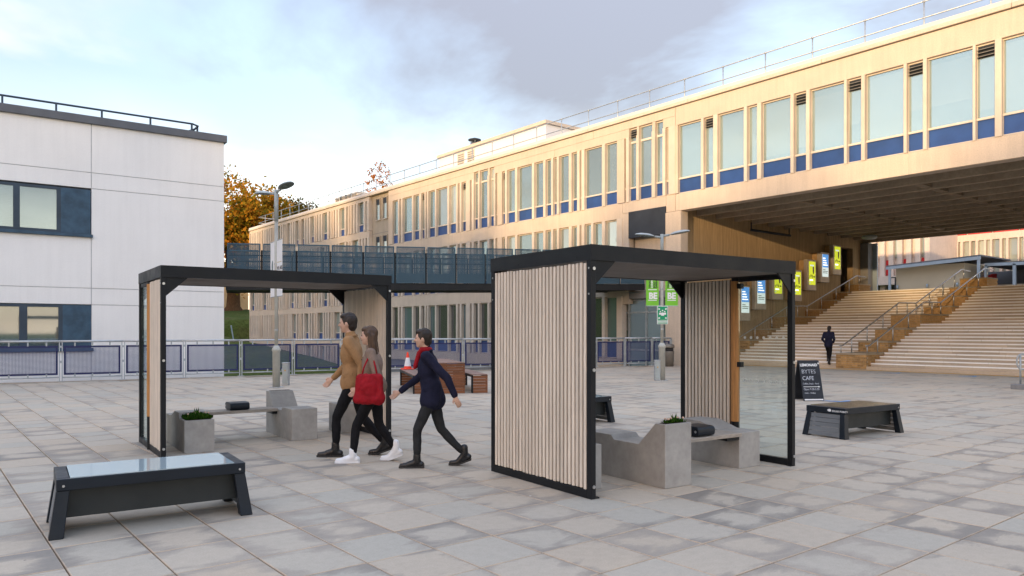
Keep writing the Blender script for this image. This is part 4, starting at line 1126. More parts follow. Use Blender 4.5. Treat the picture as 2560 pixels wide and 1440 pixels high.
# ------------------------------------------------------------------ timber and steel shelters with seating
SWID,SDEP,SHGT=2.95,1.65,2.27
slat_h=SHGT-0.14-0.10
slat_mesh=MB().box(-0.010,0.010,-0.0178,0.0178,0,slat_h).mesh('slat','slat_wood',0.003)
def shelter(label,loc,rz):
    s=thing('shelter',label,'shelter',loc,rz,'timber shelters on the square')
    W_,D_,H_=SWID,SDEP,SHGT; FZ=H_-0.14
    for x0 in (0,W_-0.055):
        for y0 in (0,D_-0.065):
            p=bx('post','black_metal',s,x0,x0+0.055,y0,y0+0.065,0.0,FZ,0.003)
            bx('foot_plate','black_metal',p,x0-0.02 if x0 else x0+0.02,x0+0.055 if x0 else x0+0.10,y0+0.005,y0+0.06,0,0.012)
            yb=-0.006 if y0==0 else D_
            for z in (FZ-0.075,1.15,0.11):
                b=MB(); b.tube([(x0+0.027,yb-0.004,z),(x0+0.027,yb+0.008,z)],0.0155,12); b.build('bolt','steel',p)
            xs_=-0.006 if x0==0 else W_-0.002
            for z in (FZ-0.07,FZ-0.30):
                b=MB(); b.tube([(xs_,y0+0.03,z),(xs_+0.008,y0+0.03,z)],0.009,10); b.build('bolt','steel',p)
    # roof: fascia frame, sheet, soffit boards
    e=0.004
    rf=MB()
    rf.box(-e,W_+e,-e,0.04,FZ,H_); rf.box(-e,W_+e,D_-0.04,D_+e,FZ,H_); rf.box(-e,0.04,0.04,D_-0.04,FZ,H_); rf.box(W_-0.04,W_+e,0.04,D_-0.04,FZ,H_)
    roof=rf.build('roof','black_metal',s)
    bx('roof_sheet','roof_grey',roof,0.041,W_-0.041,0.041,D_-0.041,H_-0.03,H_-0.01)
    for k in range(3):
        x0=0.042+k*(W_-0.084)/3; x1=x0+(W_-0.084)/3
        bx('soffit_board','soffit',roof,x0+0.003,x1-0.003,0.042,D_-0.042,FZ+0.008,FZ+0.02)
    for k in range(9):
        for y0 in (-e-0.002,): MB().tube([(0.2+k*0.32,y0,FZ+0.035),(0.2+k*0.32,y0+0.006,FZ+0.035)],0.007,8).build('rivet','black_metal',roof)
    for k in range(5): MB().tube([(-e-0.003,0.2+k*0.31,FZ+0.035),(-e+0.003,0.2+k*0.31,FZ+0.035)],0.007,8).build('rivet','black_metal',roof)
    # gussets
    for x0,sx in ((0.055,1),(W_-0.055,-1)):
        for y0 in (0.012,D_-0.03):
            MB().prism([(x0,FZ),(x0+sx*0.24,FZ),(x0,FZ-0.22)],y0,y0+0.018,'y').build('gusset','black_metal',s)
    # full slatted side (x=0)
    for nm,y0,y1,x0 in (('a',0.065,D_-0.065,0.0),('b',0.86,D_-0.065,W_-0.055)):
        bs=bx('base_rail','black_metal',s,x0,x0+0.055,y0,y1,0.0,0.075,0.003)
        bx('backing','slat_back',s,x0+0.025,x0+0.031,y0+0.004,y1-0.004,0.08,FZ-0.02)
        n=int((y1-y0)/0.0555); pit=(y1-y0)/n
        for k in range(n):
            yy=y0+(k+0.5)*pit
            for xx in (x0+0.011,x0+0.045): link('slat',slat_mesh,s,(xx,yy,0.082+rnd.uniform(-0.006,0.004)))
    # half glazed side with a round timber post
    x0=W_-0.055
    bx('base_rail','black_metal',s,x0,x0+0.055,0.065,0.74,0.0,0.075,0.003)
    bx('glass_rail','black_metal',s,x0+0.012,x0+0.043,0.065,0.74,FZ-0.05,FZ-0.002)
    gp=bx('glass_panel','shelter_glass',s,x0+0.024,x0+0.032,0.067,0.745,0.076,FZ-0.05)
    for z in (0.92,1.42):
        for k in range(7): MB().tube([(x0+0.0225,0.13+k*0.088,z),(x0+0.0238,0.13+k*0.088,z)],0.017,12).build('dot','curtain',gp)
    tp=MB().lathe([(0.052,0.42),(0.052,FZ-0.04)],(x0+0.027,0.80),16); t_=tp.build('timber_post','timber_post',s,smooth=False)
    MB().lathe([(0.050,0.0),(0.050,0.42)],(x0+0.027,0.80),16).build('post_sleeve','black_metal',t_)
    MB().lathe([(0.046,FZ-0.04),(0.046,FZ)],(x0+0.027,0.80),12).build('post_cap','black_metal',t_)
    for z in (FZ-0.1,1.1): bx('glass_clamp','black_metal',t_,x0+0.0,x0+0.056,0.70,0.755,z-0.03,z+0.03)
    return s
def seat_block(parent,prof,x0,x1):
    b=MB().prism(prof,x0,x1,'x').build('block','fibre_cement',parent,0.004)
    return b
def seating(label,loc,rz):
    u=thing('seating',label,'bench',loc,rz,'grey block seating in the shelters')
    # block with a tall front planter, sloping back rest and a seat
    seat_block(u,[(-0.05,0),(1.12,0),(1.12,0.43),(0.72,0.43),(0.67,0.385),(0.31,0.385),(0.08,0.61),(-0.05,0.61)],0.87,1.23)
    so=bx('planter_opening','soil',u,0.90,1.20,-0.025,0.06,0.600,0.612)
    # lower block with a raised back and an end planter
    seat_block(u,[(0.24,0),(1.42,0),(1.42,0.40),(1.08,0.40),(1.08,0.47),(0.80,0.47),(0.55,0.39),(0.24,0.39)],2.30,2.65)
    bx('planter_opening','soil',u,2.33,2.62,1.11,1.39,0.392,0.404)
    pl=bx('plank','plank_wood',u,1.231,2.299,0.20,0.52,0.355,0.395,0.004)
    bx('bracket','black_metal',pl,1.231,1.30,0.24,0.48,0.315,0.354); bx('bracket','black_metal',pl,2.10,2.299,0.24,0.48,0.315,0.354)
    ar=MB(); pts2=[(0.215,0.396),(0.505,0.396)]
    rr_=[]; w,h=0.30,0.11
    for k in range(24):
        a=2*math.pi*k/24; cx=math.copysign(abs(math.cos(a))**0.45,math.cos(a))*w/2; cz=math.copysign(abs(math.sin(a))**0.6,math.sin(a))*h/2
        rr_.append((0.36+cx,0.396+h/2+cz))
    o=MB().prism(rr_,1.62,1.88,'x').build('armrest','navy_metal',u,0.006)
    MB().tube([(1.882,0.25,0.45),(1.878,0.25,0.45)],0.014,10).build('bolt','steel',o)
    MB().tube([(1.618,0.25,0.45),(1.622,0.25,0.45)],0.014,10).build('bolt','steel',o)
    return u
def stool(label,loc,rz):
    k=tag(MB().prism([(0.32,0),(0.72,0),(0.72,0.42),(0.32,0.42)],0.07,0.40,'x').build('block_stool','fibre_cement',None,0.004),label,'stool',None)
    k['group']='grey block stools in the shelters'
    k.location=loc; k.rotation_euler=(0,0,rz); return k
def planting(label,mtx,sx,sy,n,h,seed):
    r=random.Random(seed); m=MB(mtx)
    for k in range(n):
        x=r.uniform(-sx,sx); y=r.uniform(-sy,sy); a=r.uniform(0,6.28); hh=h*r.uniform(0.4,1.0)*(1-0.4*abs(x)/sx); tl=r.uniform(0.1,0.7)
        d=Vector((math.cos(a),math.sin(a),0)); p=Vector((x,y,0)); w=Vector((-d.y,d.x,0))*hh*0.42
        q=p+d*tl*hh*0.6+Vector((0,0,hh*0.65)); e=p+d*tl*hh*1.1+Vector((0,0,hh))
        m.add([p,q-w*0.6,e,q+w*0.6],[(0,1,2,3)])
    t=thing('bedding_plant',label,'plant',mtx.translation)
    m.v=[tuple(Vector(v)-mtx.translation) for v in m.v]
    m.build('foliage','leaf_green',t)
    sp=MB()
    for k in range(6):
        a=k*1.1; sp.add([(0,0,0),(0.018*math.cos(a)-0.01,0.018*math.sin(a),h*0.8),(0.03*math.cos(a),0.03*math.sin(a),h*1.25+0.006*k),(0.018*math.cos(a)+0.01,0.018*math.sin(a),h*0.8)],[(0,1,2,3)])
    sp.build('spike','leaf_green',t)
    fl=MB()
    for k in range(7):
        x=r.uniform(-sx,sx); y=r.uniform(-sy,sy); fl.ell((x,y,h*0.75),(0.012,0.012,0.010),6,4)
    fl.build('flowers','peach_print',t)
    return t
RS=(Vector((4.71,4.73,0)),R_(-4.6))
shelter('black steel and timber shelter with its slatted side facing left, nearest the camera',RS[0],RS[1])
seating('grey block bench with timber plank inside the right-hand shelter',RS[0],RS[1]); stool('grey block stool just behind the near post of the right-hand shelter',RS[0],RS[1])
MR=Matrix.Translation(RS[0])@Matrix.Rotation(RS[1],4,'Z')
planting('low green and pink plants in the tall block inside the right-hand shelter',MR@Matrix.Translation((1.06,0.02,0.608)),0.13,0.035,110,0.06,2)
# the left shelter is the same design turned half round
LN=Vector((2.29,9.40,0)); lr=R_(-4.2)
ML=Matrix.Translation(LN)@Matrix.Rotation(lr,4,'Z')@Matrix.Translation((SWID,SDEP,0))@Matrix.Rotation(math.pi,4,'Z')
LS=(ML.translation.copy(),lr+math.pi)
shelter('black steel and timber shelter farther back in front of the white building',LS[0],LS[1])
seating('grey block bench with timber plank inside the left-hand shelter',LS[0],LS[1]); stool('grey block stool beside the slatted side of the left-hand shelter',LS[0],LS[1])
planting('bushy dark green plants in the square grey planter of the left-hand shelter',ML@Matrix.Translation((2.475,1.25,0.402)),0.15,0.14,520,0.095,3)

# ------------------------------------------------------------------ glass-topped solar benches
def solar_bench(label,loc,rz,glass,logo=False,rough=False):
    s=thing('solar_bench',label,'bench',loc,rz,'low glass-topped benches on the square')
    Lx,Dy,H=1.42,0.66,0.425; sp=0.05   # local x along the bench, centred; y 0..Dy
    hx_=Lx/2-sp; bx_=Lx/2
    for sx in (-1,1):
        for y0,y1,yb0,yb1 in ((0.03,0.10,-0.015,0.075),(Dy-0.10,Dy-0.03,Dy-0.075,Dy+0.015)):
            a0,a1=(hx_-0.085)*sx,hx_*sx; b0,b1=(bx_-0.095)*sx,bx_*sx
            lg=MB(); lg.hexa([(b0,yb0,0),(b1,yb0,0),(b1,yb1,0),(b0,yb1,0)],[(a0,y0,H-0.085),(a1,y0,H-0.085),(a1,y1,H-0.085),(a0,y1,H-0.085)])
            lg.build('leg','navy_metal',s,0.004)
        # boarded end panel
        for k in range(5):
            z0=0.02+k*0.063; z1=z0+0.058
            def xe(z): return (bx_-sp*z/(H-0.085)-0.012)*sx
            e=MB(); ya,yb=0.07,Dy-0.07
            e.hexa([(xe(z0)-0.02*sx,ya,z0),(xe(z0),ya,z0),(xe(z0),yb,z0),(xe(z0)-0.02*sx,yb,z0)],[(xe(z1)-0.02*sx,ya,z1),(xe(z1),ya,z1),(xe(z1),yb,z1),(xe(z1)-0.02*sx,yb,z1)])
            e.build('end_board','louvre_grey',s)
    f=MB(); z0=H-0.085
    f.box(-hx_,hx_,0.02,0.07,z0,H); f.box(-hx_,hx_,Dy-0.07,Dy-0.02,z0,H); f.box(-hx_,-hx_+0.085,0.07,Dy-0.07,z0,H); f.box(hx_-0.085,hx_,0.07,Dy-0.07,z0,H)
    fr=f.build('frame','navy_metal',s,0.004)
    bx('solar_panel','black_print',fr,-hx_+0.086,hx_-0.086,0.071,Dy-0.071,H-0.05,H-0.03)
    bx('glass_top',glass,s,-hx_+0.087,hx_-0.087,0.03,Dy-0.03,H+0.0005,H+0.0065)
    bx('apron','apron_grey',s,-hx_+0.05,hx_-0.05,0.135,0.15,0.12,z0-0.001); bx('apron','apron_grey',s,-hx_+0.05,hx_-0.05,Dy-0.15,Dy-0.135,0.12,z0-0.001)
    bx('battery_box','slate_panel',s,0.15,0.45,0.2,Dy-0.2,0.14,z0-0.002)
    for sx in (-1,1): MB().tube([((hx_-0.045)*sx,0.012,H-0.05),((hx_-0.045)*sx,0.022,H-0.05)],0.009,10).build('bolt','steel',s)
    if logo:
        m=frame_mtx((-hx_-0.0015,Dy-0.36,H-0.062),(0,-1,0),(0,0,1))
        lf=MB(m); lf.prism([(0.0,0.02),(0.035,0.040),(0.062,0.036),(0.068,0.02),(0.062,0.004),(0.035,0.0)],0,0.001,'z').build('logo_leaf','white_print',fr)
        text('lettering','SOLAR POINT',0.036,'white_print',fr,frame_mtx((-hx_-0.0015,Dy-0.44,H-0.06),(0,-1,0),(0,0,1)),0.0005,bold=0.0006)
    return s
def mid(a,b): return (a+b)/2
a=Vector((0.79,6.24,0)); b=Vector((2.16,6.10,0))
solar_bench('low navy bench with a pale glass top in the left foreground',mid(a,b),math.atan2(b.y-a.y,b.x-a.x),'bench_glass')
a=ground(2110,1100); rz=R_(-7)
solar_bench('low navy bench with boarded end and white logo near the chalkboard sign',a+Vector((math.cos(rz),math.sin(rz),0))*0.71,rz,'bench_glass_brown',True)
a=ground(1537,1055); rz=R_(-5)
solar_bench('low navy bench half hidden behind the slatted shelter side',a-Vector((math.cos(rz),math.sin(rz),0))*0.71,rz,'bench_glass')

# ------------------------------------------------------------------ plank table and benches
TA=math.atan2(-0.41,0.91); TO=Vector((10.39,14.72,0)); TM=Matrix.Translation(TO)@Matrix.Rotation(TA,4,'Z')
def plank_piece(name,label,cat,x0,x1,y0,y1,h,group=None):
    o=TM@Vector(((x0+x1)/2,y0,0)); w=(x1-x0)/2; ln_=y1-y0
    t=thing(name,label,cat,o,TA,group)
    for ya in (0,ln_-0.08):
        fr=MB(); fr.box(-w,-w+0.035,ya,ya+0.08,0,h-0.03); fr.box(w-0.035,w,ya,ya+0.08,0,h-0.03); fr.build('end_frame','black_metal',t)
        n=int((h-0.03)/0.062); hh=(h-0.03)/n
        for k in range(n): bx('plank','table_wood',t,-w+0.036,w-0.0,ya-0.012 if ya==0 else ya+0.02,ya+0.01 if ya==0 else ya+0.075,k*hh+0.003,(k+1)*hh-0.003)
    fr=MB(); fr.box(-w-0.004,-w+0.03,0,ln_,h-0.065,h-0.022); fr.box(w-0.03,w+0.004,0,ln_,h-0.065,h-0.022); fr.build('top_frame','black_metal',t)
    n=max(3,int(2*w/0.11)); ww=2*w/n
    for k in range(n): bx('top_plank','table_top',t,-w+k*ww+0.003,-w+(k+1)*ww-0.003,-0.012,ln_,h-0.021,h,0.002)
    return t
plank_piece('plank_table','tall reddish plank-clad table beside the railing','table',-0.75,0,0,2.6,0.74)
plank_piece('plank_bench','reddish plank bench with the traffic cone on it','bench',-1.23,-0.85,0.08,3.0,0.45,'plank benches by the plank table')
plank_piece('plank_bench','reddish plank bench right of the plank table','bench',0.17,0.56,0,2.6,0.45,'plank benches by the plank table')
cp=TM@Vector((-1.05,2.75,0.45))
cn=thing('traffic_cone','orange and white traffic cone standing on the plank bench','cone',cp)
MB().box(-0.14,0.14,-0.14,0.14,0,0.03).build('base','orange_cone',cn,0.008)
for m_,z0,z1 in (('orange_cone',0.03,0.09),('white_sleeve',0.09,0.32),('orange_cone',0.32,0.47)):
    r0=0.105-0.085*(z0-0.03)/0.44; r1=0.105-0.085*(z1-0.03)/0.44
    MB().lathe([(r0,z0),(r1,z1)],n=18).build('cone_body' if m_!='white_sleeve' else 'sleeve',m_,cn,smooth=False)

# ------------------------------------------------------------------ lamp posts, pillars, bin
def lamp_head(parent,base,d,tilt,ln_=0.62):
    d=Vector(d).normalized(); u=Vector((0,0,1)); s=d.cross(u)
    ar=MB().tube([base,base+d*0.22+u*tilt*0.22],0.035,8).build('arm','lamp_paint',parent,smooth=True)
    c=base+d*(0.22+ln_/2)+u*tilt*(0.22+ln_/2)
    m=Matrix((d+u*tilt,s,(u-d*tilt))).transposed().to_4x4(); m.translation=c
    h=MB(m); n=20; rim=[]; 
    prof=[(0.0,0.075),(0.55,0.062),(0.9,0.03),(1.0,0.0)]
    vs=[];fs=[]
    for k,(r_,z) in enumerate(prof):
        for i in range(n):
            a=2*math.pi*i/n; vs.append((max(r_,0.01)*ln_/2*math.cos(a),max(r_,0.01)*0.17*math.sin(a),z))
    for k in range(3):
        for i in range(n): fs.append((k*n+i,k*n+(i+1)%n,(k+1)*n+(i+1)%n,(k+1)*n+i))
    fs.append(tuple(range(n)))
    h.add(vs,fs); hd=h.build('lamp_head','lamp_paint',parent,smooth=True)
    g=MB(m); g.add([(ln_/2*0.97*math.cos(2*math.pi*i/n),0.165*math.sin(2*math.pi*i/n),0.0) for i in range(n)]+[(ln_/2*0.8*math.cos(2*math.pi*i/n),0.135*math.sin(2*math.pi*i/n),-0.02) for i in range(n)],
        [(i,(i+1)%n,n+(i+1)%n,n+i) for i in range(n)]+[tuple(range(n,2*n))])
    g.build('lens','lamp_under',hd)
def lamp_post(label,loc,h,d1,d2,zt=0.95):
    p=thing('lamp_post',label,'lamp post',loc,0,'twin-headed lamp posts')
    MB().lathe([(0.19,0.0),(0.19,0.012)],n=16).build('base_plate','galv',p)
    MB().lathe([(0.098,0.0),(0.098,zt),(0.115,zt+0.02),(0.115,zt+0.06),(0.06,zt+0.16)],n=18).build('lower_tube','lamp_beige',p,smooth=True)
    MB().lathe([(0.046,zt+0.1),(0.046,h*0.84)],n=14).build('upper_tube','lamp_beige',p,smooth=True)
    MB().lathe([(0.054,h*0.84),(0.054,h)],n=14).build('top_tube','lamp_paint',p,smooth=True)
    for z in (zt+0.55,h*0.5,h*0.62): MB().lathe([(0.056,z),(0.056,z+0.05)],n=14).build('band','galv',p)
    lamp_head(p,Vector((0,0,h-0.06)),d1,0.18); lamp_head(p,Vector((0,0,h-0.10)),d2,0.10)
    return p
FV=Vector((FW[0],FW[1],0)); RV=Vector((RT[0],RT[1],0))
lp=Vector((7.59,19.43,0))
lamp_post('tall lamp post with white banners behind the left shelter',lp,5.25,RV*0.75-FV*0.75,-RV*0.9+FV*0.6)
lq=ground(1655,951)
lamp_post('shorter lamp post with green banners and an assembly sign',lq,4.42,RV*1.0-FV*0.1,-RV*1.0-FV*0.1,0.98)
def banner(label,base,d,z0,z1,w,mt,group,off=0.06):
    d=Vector(d).normalized()
    b=thing('banner',label,'banner',base+Vector((0,0,z0)),math.atan2(d.y,d.x),group)
    bx('cloth',mt,b,off,off+w,-0.003,0.003,0,z1-z0)
    MB().tube([(0.03,0,z1-z0+0.01),(off+w+0.02,0,z1-z0+0.01)],0.012,6).build('arm','galv',b)
    MB().tube([(0.03,0,-0.01),(off+w+0.02,0,-0.01)],0.012,6).build('arm','galv',b)
    return b
dR=-FV*0.84+RV*0.54; dL=FV*0.84-RV*0.54
b1=banner('white banner with dark and gold lettering on the tall lamp post',lp,dR,2.42,3.88,0.50,'banner_white','white banners on the tall lamp post')
def btext(par,x,z,body,size,mt,face=-1,align='LEFT',vert=False,bold=0.004,sx=1.0):
    m=frame_mtx((x,face*0.0045,z),(1,0,0) if face<0 else (-1,0,0),(0,0,1))
    if vert: m=m@Matrix.Rotation(R_(90),4,'Z')
    return text('lettering',body,size,mt,par,m,0.0006,align,sx,bold)
bx('print','gold_print',b1,0.10,0.50,-0.0055,-0.0035,0.88,0.90); bx('print','gold_print',b1,0.10,0.50,-0.0055,-0.0035,0.42,0.44)
btext(b1,0.09,0.69,'WE ARE',0.135,'black_print'); btext(b1,0.09,0.49,'GOLD',0.19,'gold_print'); btext(b1,0.09,0.26,'TUCK',0.15,'black_print')
b2=banner('white banner with a pictured figure on the tall lamp post',lp,dL,2.42,3.88,0.50,'banner_white','white banners on the tall lamp post')
for (x0,x1,z0,z1,mt) in ((0.30,0.44,0.62,0.98,'teal_print'),(0.32,0.42,0.40,0.62,'peach_print'),(0.08,0.16,0.8,1.3,'teal_print'),(0.06,0.15,0.66,0.8,'peach_print')):
    o=MB().ell(((x0+x1)/2,0.0042,(z0+z1)/2),((x1-x0)/2,0.0012,(z1-z0)/2),14,8).build('print',mt,b2)
b3=banner('green banner lettered BE on the shorter lamp post, left side',lq,-RV,2.26,3.62,0.38,'banner_green','green banners on the shorter lamp post',0.10)
def green_print(par,face):
    x=0.40 if face>0 else 0.16
    sgn=-1 if face>0 else 1
    btext(par,x,0.21,'BE',0.26,'white_print',face,bold=0.012,sx=0.92)
    for z in (0.15,0.47): 
        a=0.16; bx('print','white_print',par,a,0.42,-0.0055 if face<0 else 0.0035,-0.0035 if face<0 else 0.0055,z,z+0.025)
    for k,(wd,mt) in enumerate((('TENACIOUS','black_print'),('CONFIDENT','white_print'),('BOLD','black_print'),('DARING','black_print'))):
        btext(par,x+sgn*(0.055+k*0.066),0.53,wd,0.075,mt,face,vert=True,bold=0.003)
green_print(b3,1)
b4=banner('green banner lettered BE on the shorter lamp post, half hidden by the shelter',lq,RV,2.26,3.62,0.38,'banner_green','green banners on the shorter lamp post',0.10)
green_print(b4,-1)
# assembly point sign
sg=thing('assembly_sign','green and white assembly point sign on the shorter lamp post','sign',lq+Vector((0,0,1.70))-FV*0.075,-TH)
bx('plate','white_print',sg,-0.165,0.165,-0.004,0.004,0,0.55,0.003)
def sgn(mt,x0,x1,z0,z1): bx('print',mt,sg,x0,x1,-0.0065,-0.0045,z0,z1)
sgn('sign_green',-0.148,0.148,0.125,0.533); sgn('sign_green',-0.148,0.148,0.085,0.108); sgn('sign_green',-0.148,0.148,0.018,0.05)
for x,z,r_ in ((-0.065,0.38,0.020),(0.0,0.41,0.022),(0.065,0.38,0.020),(0,0.34,0.017)):
    MB().tube([(x,-0.0085,z),(x,-0.0067,z)],r_,12).build('print','white_print',sg)
bd=MB().prism([(-0.105,0.345),(0.105,0.345),(0.105,0.285),(0.045,0.285),(0.045,0.255),(-0.045,0.255),(-0.045,0.285),(-0.105,0.285)],-0.0083,-0.0067,'y').build('print','white_print',sg)
for sx in (-1,1):
    for z,sz in ((0.455,1),(0.185,-1)):
        x=sx*0.10; MB().prism([(x-0.022,z-0.022),(x+0.022,z-0.022),(x+0.022,z+0.022),(x-0.022,z+0.022)],-0.0083,-0.0067,'y').build('print','white_print',sg)
        x2=sx*0.122; z2=z+sz*0.024; MB().prism([(x2-0.008,z2-0.008),(x2+0.008,z2-0.008),(x2+0.008,z2+0.008),(x2-0.008,z2+0.008)],-0.0081,-0.0067,'y').build('print','white_print',sg)
def pillar(label,loc,h,w):
    p=thing('feeder_pillar',label,'cabinet',loc,-TH,'grey feeder pillars by the lamp posts')
    bx('cabinet','galv',p,-w/2,w/2,-w/2,w/2,0.0,h-0.03,0.008); bx('cap','galv',p,-w/2-0.008,w/2+0.008,-w/2-0.008,w/2+0.008,h-0.03,h,0.006)
    bx('door','lamp_paint',p,-w/2+0.015,w/2-0.015,-w/2-0.006,-w/2-0.0005,0.05,h-0.07); bx('label_plate','poster_yellow' if 0 else 'yellow_paint',p,-0.015,0.015,-w/2-0.009,-w/2-0.0065,h*0.62,h*0.68)
pillar('slim grey metal pillar beside the tall lamp post',ground(715,963),0.63,0.165)
pillar('slim grey metal pillar beside the shorter lamp post',ground(1643,951),0.62,0.17)
bn=thing('litter_bin','brown round litter bin with dark opening behind the shorter lamp post','bin',ground(1672,916))
MB().lathe([(0.20,0.0),(0.225,0.62),(0.225,0.64)],n=24).build('body','bin_bronze',bn,smooth=True)
MB().lathe([(0.19,0.64),(0.19,0.78)],n=20).build('opening','black_print',bn,smooth=True)
MB().lathe([(0.235,0.78),(0.24,0.84),(0.21,0.93),(0.02,0.95)],n=24).build('hood','bin_bronze',bn,smooth=True)

# ------------------------------------------------------------------ chalkboard
ab=Vector((15.18,8.62,0)); abr=math.atan2(-0.53,0.85)
sb=thing('chalkboard_sign','black A-frame chalkboard with white cafe lettering','sign',ab,abr)
HB,WB_,SPL=0.86,0.46,0.25
for sy,nm in ((-1,'front_board'),(1,'back_board')):
    y0=sy*SPL; m=MB(); 
    m.hexa([(-WB_/2,y0-0.010,0),(WB_/2,y0-0.010,0),(WB_/2,y0+0.010,0),(-WB_/2,y0+0.010,0)],[(-WB_/2,sy*0.02-0.010,HB),(WB_/2,sy*0.02-0.010,HB),(WB_/2,sy*0.02+0.010,HB),(-WB_/2,sy*0.02+0.010,HB)])
    bdo=m.build(nm,'chalkboard',sb,0.003)
    if sy<0: fbo=bdo
MB().tube([(0.2,-0.13,0.42),(0.2,0,0.36),(0.2,0.13,0.42)],0.006,6).build('chain','galv',sb)
up_=Vector((0,SPL-0.02,HB)).normalized()
def bt(x,frac,body,size,mt,bold=0.0,sx=1.0):
    p=Vector((x,-SPL-0.0135,0))+up_*(frac*HB); return text('lettering',body,size,mt,fbo,frame_mtx(p,(1,0,0),up_),0.0005,'LEFT',sx,bold)
bt(-0.215,0.885,'LEMONAID',0.078,'white_print',0.003,1.0); bt(0.185,0.925,'+',0.075,'white_print',0.004)
bt(-0.20,0.70,'BYTES',0.125,'chalk',-0.0015,0.95); bt(-0.20,0.53,'CAFE',0.125,'chalk',0.0,0.9)
bt(-0.205,0.42,'Coffee, Snack - food',0.052,'chalk',0.0,0.85); bt(-0.20,0.275,'Open 9.30-3.30',0.062,'chalk',0.0,0.9); bt(-0.19,0.185,'mon - friday',0.05,'chalk')
ar_=MB(frame_mtx(Vector((0,-SPL-0.0135,0))+up_*(0.36*HB),(1,0,0),up_)); ar_.box(-0.20,0.14,-0.005,0.005,0,0.0008); ar_.prism([(0.14,0.02),(0.14,-0.02),(0.18,0)],0,0.0008,'z'); ar_.build('arrow','white_print',fbo)
bs_=MB(frame_mtx(Vector((0,-SPL-0.0135,0))+up_*(0.035*HB),(1,0,0),up_)); bs_.box(-0.21,0.21,-0.014,0.014,0,0.0008); bs_.build('strip','white_print',fbo)

# ------------------------------------------------------------------ floor arrows, handrail on the right
for k,(u,v,lab) in enumerate(((2100,1004,'blue floor arrow in front of the chalkboard'),(1997,920,'blue floor arrow seen left of the chalkboard'),(2238,933,'blue floor arrow right of the brick wall foot'),(2427,942,'blue floor arrow farthest right by the steps'))):
    p=ground(u,v); o=MB(); 
    o.prism([(-0.32,-0.16),(-0.20,-0.16),(0.0,0.02),(0.20,-0.16),(0.32,-0.16),(0.06,0.13),(-0.06,0.13)],0.0,0.0015,'z')
    q=tag(o.build('floor_arrow','blue_paint'),lab,'floor marking','blue floor arrows'); q.location=(p.x,p.y,0.005); q.rotation_euler=(0,0,-TH+math.pi)
hr=thing('galvanised_handrail','grey tube handrail on a concrete block at the right edge','handrail',ground(2551,973),0)
MB().box(-0.17,0.17,-0.17,0.17,0,0.13).build('block','concrete_grey',hr,0.01)
hp=MB(); hp.tube([(0,0,0.12),(0,0,0.9)],0.024,10); hp.build('post','galv',hr,smooth=True)
loop=[]; dd=Vector((0.55,-0.83,0)).normalized()
for a in range(90,271,15):
    a_=R_(a); loop.append(Vector((0,0,0.705))+dd*(0.03+0.11*math.cos(a_))*1.0+Vector((0,0,0.195*math.sin(a_))))
loop=[dd*3.0+Vector((0,0,0.9))]+loop+[dd*3.0+Vector((0,0,0.51))]
MB().tube([tuple(q) for q in loop],0.021,8).build('rail','galv',hr,smooth=True)
e=dd*2.6; MB().tube([(e.x,e.y,0.12),(e.x,e.y,0.9)],0.024,10).build('post','galv',hr,smooth=True)
MB().box(e.x-0.17,e.x+0.17,e.y-0.17,e.y+0.17,0,0.13).build('block','concrete_grey',hr,0.01)

# ------------------------------------------------------------------ people
def blob(name,prims,vox,mt,parent,it=4,fac=0.5):
    m=MB()
    for p in prims:
        if p[0]=='e':
            _,c,r=p[:3]; mm=Matrix.Translation(c)
            if len(p)>3: mm=mm@p[3]
            m.m=mm; m.ell((0,0,0),r,16,10); m.m=None
        else:
            _,a,ra,b,rb=p; a=Vector(a); b=Vector(b)
            m.tube([a,b],[ra,rb],14); m.ell(a,(ra,)*3,14,9); m.ell(b,(rb,)*3,14,9)
    me=m.mesh(name,None); o=bpy.data.objects.new(name,me)
    md=o.modifiers.new('r','REMESH'); md.mode='VOXEL'; md.voxel_size=vox; md.use_smooth_shade=True
    ms=o.modifiers.new('s','SMOOTH'); ms.factor=fac; ms.iterations=it
    nm=baked(o); nm.materials.clear(); nm.materials.append(MATS[mt]); nm.name=name; nm.shade_smooth()
    return link(name,nm,parent)
def push(me,fn):
    import numpy as np
    n=len(me.vertices); co=np.empty(n*3,'f'); no=np.empty(n*3,'f'); me.vertices.foreach_get('co',co); me.vertices.foreach_get('normal',no)
    co=co.reshape(-1,3); no=no.reshape(-1,3); d=np.array([fn(Vector(c)) for c in co.tolist()],'f')
    me.vertices.foreach_set('co',(co+no*d[:,None]).ravel()); me.update()
def lerp(a,b,t): return Vector(a)*(1-t)+Vector(b)*t
